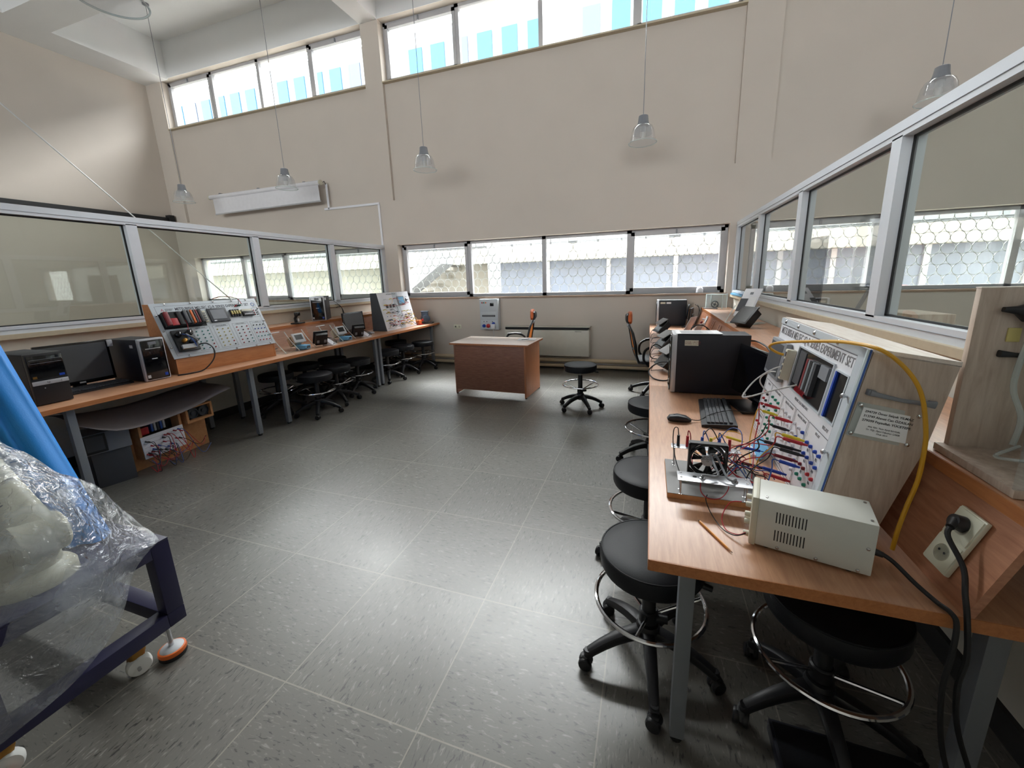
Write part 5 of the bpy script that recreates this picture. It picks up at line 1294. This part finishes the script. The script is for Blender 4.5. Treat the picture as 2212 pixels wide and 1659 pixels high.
# ---------------------------------------------------------------- sockets on the slanted riser
def riser_frame(y, z):
    return frame3((.687 + .356 * (z - .78) - .002, y, z), (0, -1, 0), (.335, 0, .942), (-.942, 0, .335))
def double_socket(label, y, z, detail=True):
    t = thing('double_socket', label, 'socket'); t.matrix_world = riser_frame(y, z)
    b = B(); b.box(-.04, .04, -.08, .08, .001, .012, .004); b.put('plate', 'ivory', t)
    for s in (-1, 1):
        b = B(); b.box(-.037, .037, s * .04 - .036, s * .04 + .036, .012, .0145, .001); fr = b.put('socket_frame', 'ivory', t)
        b = B(); b.lathe([(.0215, .0145), (.021, .0155), (.02, .0105), (.001, .0105)], 28, (0, s * .04, 0)); b.put('socket_well', 'beigeplastic', fr)
        for a in (-1, 1): B().cyl((a * .0085, s * .04 + .003, .0155), (a * .0085, s * .04 + .003, .0162), .003, seg=10).put('pin_hole', 'seal', fr)
    return t
ds = double_socket('ivory double socket on the slanted riser at the near bench end', 1.105, .893)
RFm = riser_frame(1.105, .893)
b = B(); c = RFm @ Vec((.0, .045, .0165)); nn = RFm.to_3x3() @ Vec((0, 0, 1))
b.cyl(c, c + nn * .02, .0195, .017, 20); b.cyl(c + nn * .016, c + nn * .036 + Vec((0, -.02, -.012)), .012, .008, 12); b.put('plug', 'bplastic', lc)
st = c + nn * .036 + Vec((0, -.02, -.012))
B().tube([st, st + Vec((-.006, -.01, -.02)), (.694, 1.03, .875), (.686, .998, .83), (.682, .974, .79), (.690, .964, .70), (.686, .962, .62), (.706, .962, .5), (.78, .966, .3), (.84, .98, .1), (.90, 1.06, .012), (.97, 1.18, .008)], .0055, 8).put('sheath', 'wireblk', lc)
for k, y in enumerate((5.75, 4.15)):
    t = thing('switch_plate', ('grey switch plate with red knob on the riser, %s' % ('at the far computer', 'midway along the bench')[k]), 'switch', ); t.matrix_world = riser_frame(y, .90)
    b = B(); b.box(-.06, .06, -.07, .08, .001, .01, .003); b.put('plate', 'panel', t)
    b = B(); b.cyl((-.02, .03, .01), (-.02, .03, .05), .012, seg=14); b.put('knob_stem', 'white', t); b = B(); b.lathe([(.018, .03), (.02, .045), (.012, .055)], 16, (-.02, -.02, 0)); b.put('red_knob', 'dred', t)
for k, y in enumerate((5.2, 4.75)):
    t = thing('socket_strip', ('row of small black sockets marked AC on the riser, %s' % ('farther one', 'nearer one')[k]), 'socket'); t.matrix_world = riser_frame(y, .90)
    b = B(); b.box(-.08, .08, -.075, .085, .001, .006, .001); b.put('plate', 'riser', t)
    for r in range(5): B().cyl((.0, .05 - .026 * r, .006), (.0, .05 - .026 * r, .008), .006, seg=10).put('jack', 'ink', t)
    text('AC %d' % (1 + k), .03, 'dred', t, T(0, .07, .0065), 'lettering', 'CENTER')

# ---------------------------------------------------------------- stations on the farther bench
for k, (y, l) in enumerate(((3.28, 'nearest the big tower'), (4.12, 'second along the bench'), (5.30, 'farthest, before the end computer'))):
    o = hmi('black touch terminal tilted on the farther bench, ' + l, .15, y, .905, PI + .35, .75, .19, .20, .075)
    q = thing('acrylic_plate', 'milky acrylic plate leaning over the touch terminal, ' + l, 'plate', (.165, y + .03, .955), PI + .35)
    B().box(-.06, .06, -.085, .085, 0, .006, .001).put('plate', 'felt' if False else 'mdfgrey', q, RY(.55))
for k, (x, y, l) in enumerate(((.42, 3.95, 'nearer'), (.46, 4.75, 'middle'), (.47, 5.55, 'farther'))):
    t = thing('white_bracket', 'upright white slotted plate on the farther bench, %s of three' % l, 'bracket', (x, y, ZB), PI - .5)
    b = B(); b.box(-.004, .004, -.1, .1, 0, .24, .003); b.put('plate', 'white', t, RY(-.45)); B().box(.004, .006, -.012, .012, .15, .18).put('slot', 'seal', t, RY(-.45)); B().box(-.05, .05, -.06, .06, 0, .006, .001).put('foot_plate', 'white', t)
    t = thing('io_box', 'small grey interface box with leads on the farther bench, %s of three' % l, 'interface box', (x - .13, y - .12, ZB), .4)
    b = B(); b.box(-.05, .05, -.04, .04, 0, .05, .004); b.put('housing', 'lgrey', t); B().box(-.052, -.05, -.03, .03, .01, .04).put('terminal_row', 'bplastic', t)
    for j in range(4): B().tube([(-.05, -.02 + .013 * j, .03), (-.1, -.03 + .02 * j, .06), (-.13, .0 + .03 * j, .02), (-.16, .02 + .03 * j, .004)], .0025, 5).put('lead', ('wireblk', 'wirewht', 'wirered', 'wireblk')[j], t)
wire('black_cable', 'thick black cable looping past the bench edge beside the big tower', [(.20, 3.0, .90), (.10, 3.05, .90), (.02, 3.08, .83), (.05, 2.98, .79), (.14, 2.93, .79), (.20, 2.95, .83)], 'wireblk', .005)
wire('black_cable', 'thick black cable arching over the touch terminals', [(.18, 3.6, .86), (.08, 3.55, .95), (.03, 3.6, .90), (.04, 3.7, .80), (.14, 3.7, .79)], 'wireblk', .005)
wire('black_cable', 'black cable arching high between the two nearer white plates', [(.40, 4.2, .84), (.42, 4.28, 1.0), (.52, 4.3, 1.03), (.60, 4.25, .95), (.60, 4.1, .80)], 'wireblk', .006)
for k in range(7): 
    y = 3.1 + .35 * k
    wire('loose_lead', 'thin dark lead curling at the front edge of the farther bench', [(.12, y, .87), (.06, y + .03, .86), (.035, y + .1, .80), (.05, y + .16, .785), (.13, y + .18, .79)], 'wireblk', .0024)['group'] = 'leads along the farther bench edge'
for k in range(2): wire('black_lead', ('black leads hanging behind the end monitor, %s' % ('outer', 'inner')[k]), [(.64 + .03 * k, 6.3, 1.10), (.70, 6.32, 1.05), (.69 + .02 * k, 6.25, .95), (.64, 6.2, .80)], 'wireblk', .004)
wire('display_cable', 'black display cable bending from the tower towards the near monitor', [(.60, 2.73, 1.12), (.64, 2.72, 1.12), (.675, 2.62, 1.10), (.68, 2.5, 1.05), (.63, 2.44, 1.0)], 'wireblk', .005)

# ---------------------------------------------------------------- on the raised shelf
ZS = 1.0385
t = thing('fan_case', 'clear acrylic box with a small black fan on the raised shelf end', 'case', (.93, 6.35, ZS), -.45)
for r in ((-.11, .11, -.1, -.095, 0, .2), (-.11, .11, .095, .1, 0, .2), (-.11, -.105, -.095, .095, 0, .2), (.105, .11, -.095, .095, 0, .2)): B().box(*r).put('side_pane', 'acryl', t)
B().box(-.115, .115, -.105, .105, .2, .207, .001).put('lid', 'acryledge', t)
b = B()
for x in (-.11, .11):
    for y in (-.1, .1): b.box(x - .004, x + .004, y - .004, y + .004, 0, .2)
b.put('box_corner_strip', 'acryledge', t); t.children[-1].name = 'corner_strip'  # pale milky acrylic strips along the box corners
b = B(); b.torus((0, -.06, .06), .045, .008, (0, 1, 0), 28, 6); b.lathe([(.016, -.008), (.016, .01)], 16, (0, -.06, .06), (0, -1, 0))
for a in range(4): b.box(-.003, .003, -.064, -.056, .0, .045, 0, T(0, 0, .06) @ RY(a * PI / 2 + .4) @ T(0, 0, 0))
b.put('fan', 'bplastic', t); B().box(-.13, .06, -.15, -.11, 0, .014, .003).put('remote_strip', 'mgrey', t)
t = thing('acrylic_stand', 'white plate leaning on a clear acrylic stand on the raised shelf', 'stand', (.90, 4.42, ZS), PI + .85)
b = B(); b.box(-.004, .004, -.085, .085, .0, .32, .002); b.put('white_plate', 'white', t, T(.03, 0, .075) @ RY(-.62)); B().box(.005, .007, -.085, -.01, .05, .2).put('dark_slot', 'dgrey', t, T(.03, 0, .075) @ RY(-.62)); B().box(.005, .0065, .0, .07, .08, .22).put('label_sheet', 'paper', t, T(.03, 0, .075) @ RY(-.62)); B().box(.005, .007, -.015, .015, .25, .275).put('slot', 'mgrey', t, T(.03, 0, .075) @ RY(-.62))
B().box(-.16, .08, -.14, .14, 0, .007, .001).put('base_plate', 'acryledge', t)
for s in (-1, 1): B().tube([(.09, s * .13, .008), (.02, s * .125, .09), (-.05, s * .12, .17)], .005, 6, False, 2).put('side_strut', 'acryledge', t)
hmi('black touch terminal lying tilted before the white plate on the raised shelf', .845, 4.12, ZS + .115, PI + .55, .75, .19, .2, .085)
t = thing('blue_tube', 'light blue folded strip lying on the partition sill in the corner', 'strip', (1.135, 6.0, 1.2295))
b = B(); b.box(-.02, .02, -.36, .4, 0, .028, .004); b.put('strip', 'cyan', t); B().box(-.022, .022, -.38, -.35, -.0, .03, .003).put('end_cap', 'motor', t)

# pump trainer at the frame edge
t = thing('pump_trainer', 'pale oak board trainer with black pump and clear tubes on the shelf', 'trainer', (.775, 1.335, ZS), -.02)
b = B(); b.box(-.0, .36, -.27, 0, 0, .02, .002); b.put('base_board', 'paleoak', t)
b = B(); b.box(.02, .36, -.02, -.002, .02, .445, .001); b.put('back_panel', 'paleoak', t)
B().box(.019, .36, -.021, -.001, .444, .447).put('top_edge', 'paleoaklit', t)
b = B(); b.lathe([(.03, 0), (.042, .004), (.043, .03), (.036, .04)], 24, (.145, -.02, .385), (0, -1, 0)); b.loft([(.06, -.035, .392), (.085, -.035, .39), (.11, -.035, .385)], [.012, .02, .05], [.012, .02, .05], (0, 1, 0), 6); b.put('pump_body', 'bplastic', t)
b = B(); b.lathe([(.024, .04), (.026, .043), (.02, .046)], 20, (.145, -.02, .385), (0, -1, 0)); b.put('pump_grille', 'silver', t)
b = B(); b.lathe([(.006, 0), (.006, .004), (.002, .006)], 10, (.1, -.055, .39), (0, -1, 0)); b.put('screw', 'zinc', t)
b = B(); b.loft([(.075, -.028, .28), (.1, -.032, .278), (.14, -.03, .275), (.2, -.03, .272)], [.016, .012, .010, .016], [.018, .012, .010, .016], (0, 1, 0), 6); b.put('black_handle', 'bplastic', t)
for k in range(2): B().tube([(.115 + .03 * k, -.05, .35), (.11 + .03 * k, -.045, .30), (.105 + .035 * k, -.045, .2), (.13 + .04 * k, -.05, .12), (.12 + .05 * k, -.06, .05)], .006, 8).put('clear_tube', 'acryledge', t)
B().box(.085, .11, -.024, -.02, .31, .345, .001).put('yellow_valve', 'amber', t)
b = B(); b.tube([(.145, -.04, .33), (.17, -.05, .3), (.2, -.05, .31)], .005, 6); b.put('red_lever', 'red', t)
b = B(); b.lathe([(.035, .02), (.035, .035), (.02, .045), (.01, .07)], 20, (.17, -.13, 0)); b.put('float_base', 'dgrey', t); B().cyl((.19, -.15, .045), (.13, -.165, .05), .006, seg=10).put('hose_end', 'ivory', t)
B().tube([(.13, -.165, .05), (.08, -.14, .04), (.06, -.11, .035), (.10, -.09, .05), (.12, -.08, .055)], .004, 8).put('clear_tube', 'acryledge', t)
B().cyl((.2, -.11, .02), (.2, -.11, .1), .006, seg=10).put('post', 'zinc', t)
for r in ((.0, .36, -.268, -.263, .02, .44),): B().box(*r).put('cover_pane', 'acryl', t)
# black case on the floor under the bench
t = thing('floor_case', 'flat black case lying on the dark floor under the near bench', 'case', (.44, 1.255, 0), -.02)
b = B(); b.box(0, .42, -.42, 0, 0, .045, .006); b.put('case', 'bmatte', t); B().box(.01, .41, -.41, -.01, .045, .047).put('lid', 'bplastic', t)

# ---------------------------------------------------------------- the lab beyond the right-hand glass
t = thing('storage_cabinet', 'long pale cabinet seen through the sloping glass, under the far windows', 'cabinet', (1.85, 4.6, 0))
B().box(-.25, .25, -1.9, 1.7, .05, 1.10, .003).put('body', 'convector', t); B().box(-.26, .26, -1.92, 1.72, 1.10, 1.125, .002).put('top', 'white', t); B().box(-.22, .22, -1.85, 1.65, 0, .05).put('plinth', 'skirt', t)
for k in range(4): B().box(-.256, -.25, -1.88 + .9 * k, -1.02 + .9 * k, .08, 1.07, .002).put('door', 'convector', t)
t = thing('wooden_box', 'pale wooden box on the cabinet behind the sloping glass', 'box', (1.80, 3.55, 1.126), .05)
b = B(); b.box(-.12, .12, -.2, .2, 0, .10, .002); b.put('box', 'paleoak', t)
t = thing('flip_board', 'grey-green board standing on the cabinet behind the sloping glass', 'board', (1.76, 5.55, 1.126), .35)
b = B(); b.box(-.012, .012, -.24, .24, .0, .78, .003); b.put('board', 'dgrey', t); b = B(); b.torus((0, .0, .80), .02, .004, (1, 0, 0), 16, 6); b.put('hanger', 'mgrey', t)
B().box(-.1, .1, -.26, -.24, 0, .015).put('foot', 'mgrey', t); B().box(-.1, .1, .24, .26, 0, .015).put('foot', 'mgrey', t)
t = thing('laptop', 'tilted grey laptop screen on the cabinet behind the sloping glass', 'laptop', (1.76, 4.6, 1.126), PI - .5)
B().box(-.12, .12, -.17, .17, 0, .015, .003).put('base', 'mgrey', t); b = B(); b.box(-.004, .004, -.17, .17, 0, .22, .002); b.put('lid', 'mgrey', t, T(-.12, 0, .012) @ RY(-.35))
# ---------------------------------------------------------------- robot cart, robot, covers
CX0, CX1, CY0, CY1, CZ0, CZ1 = -3.30, -1.84, .29, .885, .165, .55
t = thing('robot_cart', 'dark navy steel cart frame with orange levelling foot, under plastic sheet', 'cart', (0, 0, 0))
tb = .062
for nm, r in (('bottom_rail', (CX0, CX1, CY1 - tb, CY1, CZ0, CZ0 + tb)), ('bottom_rail', (CX0, CX1, CY0, CY0 + tb, CZ0, CZ0 + tb)), ('bottom_rail', (CX1 - tb, CX1, CY0 + tb, CY1 - tb, CZ0, CZ0 + tb)), ('bottom_rail', (CX0, CX0 + tb, CY0 + tb, CY1 - tb, CZ0, CZ0 + tb)),
              ('top_rail', (CX1 - tb, CX1, CY0 + tb, CY1 - tb, CZ1 - tb, CZ1 - .008)), ('top_rail', (CX0 + tb, CX1 - tb, CY1 - tb, CY1, CZ1 - tb, CZ1 - .008)), ('top_rail', (CX0 + tb, CX1 - tb, CY0, CY0 + tb, CZ1 - tb, CZ1 - .008))):
    B().box(*r, .004).put(nm, 'navy', t)
for x in (CX0, CX1 - tb):
    for y, wy in ((CY1 - tb, tb), (CY0, .11)): B().box(x, x + tb, y, y + wy, CZ0 + tb, CZ1 - .008, .004).put('post', 'navy', t)
B().box(CX0, CX1, CY0, CY1, CZ1 - .008, CZ1, .002).put('top_plate', 'navy', t)
B().box(-1.90, -1.895, .30, .38, .26, .33, .002).put('door_plate', 'dgrey', t)
for x, y in ((-1.895, .835), (-1.895, .33), (-3.24, .835), (-3.24, .33)):
    b = B(); b.cyl((x, y, .03), (x, y, CZ0), .009, seg=12); f = b.put('levelling_foot', 'zinc', t)
    B().lathe([(.046, 0), (.048, .004), (.047, .018), (.045, .02)], 28, (x, y, 0)).put('rubber_base', 'rubber', f)
    B().lathe([(.047, .018), (.049, .024), (.047, .036), (.042, .038)], 28, (x, y, 0)).put('orange_ring', 'orange', f)
    B().lathe([(.041, .038), (.036, .043), (.014, .048)], 24, (x, y, 0)).put('foot_cap', 'lgrey', f)
for x, y in ((-1.945, .755), (-1.95, .40), (-3.2, .755), (-3.2, .40)):
    b = B(); b.box(x - .035, x + .035, y - .035, y + .035, CZ0 - .008, CZ0); b.loft([(x, y, CZ0 - .008), (x, y - .01, .10), (x - .005, y - .02, .042)], [.06, .056, .05], [.05, .055, .04], (1, 0, 0), 6); c = b.put('caster', 'brass', t)
    b = B(); b.lathe([(.015, -.022), (.036, -.02), (.04, -.012), (.041, 0), (.04, .012), (.036, .02), (.015, .022)], 28, (x + .012, y - .015, .041), (1, -.35, 0)); b.put('wheel', 'nylon', c)
    B().cyl((x - .02, y - .01, .041), (x + .045, y - .03, .041), .006, seg=10).put('axle', 'zinc', c)

# beige robot arm on the cart
t = thing('robot', 'beige industrial robot arm standing on the cart under clear plastic', 'robot', (-2.10, .55, CZ1 + .001))
arm_a, arm_b = Vec((.13, .05, .17)), Vec((-.22, .05, .47))
b = B(); b.lathe([(.11, 0), (.11, .03), (.10, .045), (.08, .06), (.075, .15)], 28); b.put('base', 'robotpaint', t, T(.08, .03, 0))
b = B(); b.lathe([(.06, -.065), (.07, -.055), (.07, .055), (.06, .065)], 28, arm_a, (.05, 1, 0)); b.put('shoulder', 'robotpaint', t)
b = B(); b.loft([arm_a, arm_a.lerp(arm_b, .25), arm_a.lerp(arm_b, .7), arm_b], [.13, .12, .115, .12], [.13, .12, .11, .12], (.25, .97, 0), 8); b.put('upper_arm', 'robotpaint', t)
b = B(); b.lathe([(.06, -.08), (.07, -.07), (.07, .07), (.06, .08)], 24, arm_b, (.05, 1, 0)); b.put('elbow', 'robotpaint', t)
b = B(); b.loft([arm_b, arm_b + Vec((-.2, .02, .05)), arm_b + Vec((-.34, .02, .0))], [.11, .09, .07], [.11, .09, .07], (.1, .99, 0), 8); b.put('forearm', 'robotpaint', t)
d_ = (arm_b - arm_a).normalized(); 
fx = -d_; fz = Vec((.62, -.62, .48)); fz = (fz - fx * fz.dot(fx)).normalized(); fy = fz.cross(fx)
text('MITSUBISHI', .05, 'text', t, frame3(arm_a.lerp(arm_b, .75) + fz * .075, fx, fy, fz), 'lettering', 'LEFT', .22)
# blue fabric cover on the cart behind the arm
b = B(); rings = []
for k in range(26):
    q = k / 25; z = CZ1 + .004 + 1.40 * q
    xr = -2.12 - (z - .6) * .56; xl = -3.27 + .35 * q; ry = .092 * (1 - .15 * q)
    cx, rx, cy = (xr + xl) / 2, (xr - xl) / 2, .785
    ring = []
    for i in range(96):
        a = 2 * PI * i / 96; c, s = math.cos(a), math.sin(a)
        f = 1 + .03 * math.sin(7 * a + .6) * (1 - .4 * q) + .018 * math.sin(15 * a + 2 + 2 * q)
        ring.append(b.bm.verts.new((cx + rx * f * math.copysign(abs(c) ** .6, c), cy + ry * f * math.copysign(abs(s) ** .6, s), z)))
    rings.append(ring)
b.skin(rings)
o = b.put('cover_sheet', 'bluecloth', None, None, 80)
tag(o, 'bright blue fabric cover draped over the machine on the cart', 'cover')

# crumpled clear plastic sheet thrown over robot and cart
from mathutils import noise as mnoise
b = B(); rows = []
NU, NV = 64, 60
def lerp_path(P, t_):
    n_ = len(P) - 1; i = min(int(t_ * n_), n_ - 1); f = t_ * n_ - i
    a, c, e, g = P[max(i - 1, 0)], P[i], P[i + 1], P[min(i + 2, n_)]
    return 0.5 * ((2 * c) + (e - a) * f + (2 * a - 5 * c + 4 * e - g) * f * f + (3 * c - a - 3 * e + g) * f ** 3)
# section curves from the far edge (Y large) to the near edge; each runs from the back (low X) to the hem
SEC = [
    [(-2.95, .655, 1.06), (-2.5, .655, 1.05), (-2.22, .66, 1.02), (-2.08, .72, .90), (-2.03, .80, .79), (-1.99, .845, .66), (-1.88, .86, .58), (-1.83, .85, .558)],
    [(-2.95, .62, 1.13), (-2.5, .62, 1.12), (-2.2, .63, 1.04), (-2.0, .67, .89), (-1.91, .71, .74), (-1.85, .75, .60), (-1.82, .755, .50)],
    [(-2.95, .56, 1.18), (-2.6, .56, 1.17), (-2.36, .57, 1.13), (-2.12, .58, 1.0), (-1.88, .61, .83), (-1.795, .64, .60), (-1.79, .665, .36)],
    [(-2.95, .42, 1.15), (-2.6, .42, 1.13), (-2.3, .43, 1.06), (-2.04, .45, .88), (-1.87, .48, .66), (-1.79, .52, .46), (-1.785, .545, .27)],
    [(-2.95, .26, 1.0), (-2.62, .27, .98), (-2.36, .29, .9), (-2.12, .32, .76), (-1.92, .36, .57), (-1.81, .40, .38), (-1.79, .42, .235)],
    [(-2.95, .10, .8), (-2.62, .12, .8), (-2.36, .15, .72), (-2.12, .18, .62), (-1.92, .22, .48), (-1.82, .26, .32), (-1.80, .28, .215)],
]
SEC = [[Vec(p) for p in s] for s in SEC]
for i in range(NU + 1):
    row = []
    for j in range(NV + 1):
        cols_ = [lerp_path(s, j / NV) for s in SEC]
        p = lerp_path(cols_, i / NU)
        n1 = mnoise.noise(p * 7.0); n2 = mnoise.noise(p * 19.0 + Vec((3, 1, 7))); n3 = abs(mnoise.noise(p * 13.0 + Vec((9, 4, 2))))
        k = min(1, j / 6) 
        p = p + Vec((.6, .15, .75)) * (.010 * n1 + .007 * n2 + .012 * n3) * k
        row.append(b.bm.verts.new(p))
    rows.append(row)
for i in range(NU):
    for j in range(NV):
        f = b.bm.faces.new((rows[i][j], rows[i][j + 1], rows[i + 1][j + 1], rows[i + 1][j]))
me = b.mesh('plastic_sheet', 'film', 180)
o = link('plastic_sheet', me)
tag(o, 'crumpled clear plastic sheet draped over the robot and cart', 'plastic sheet')
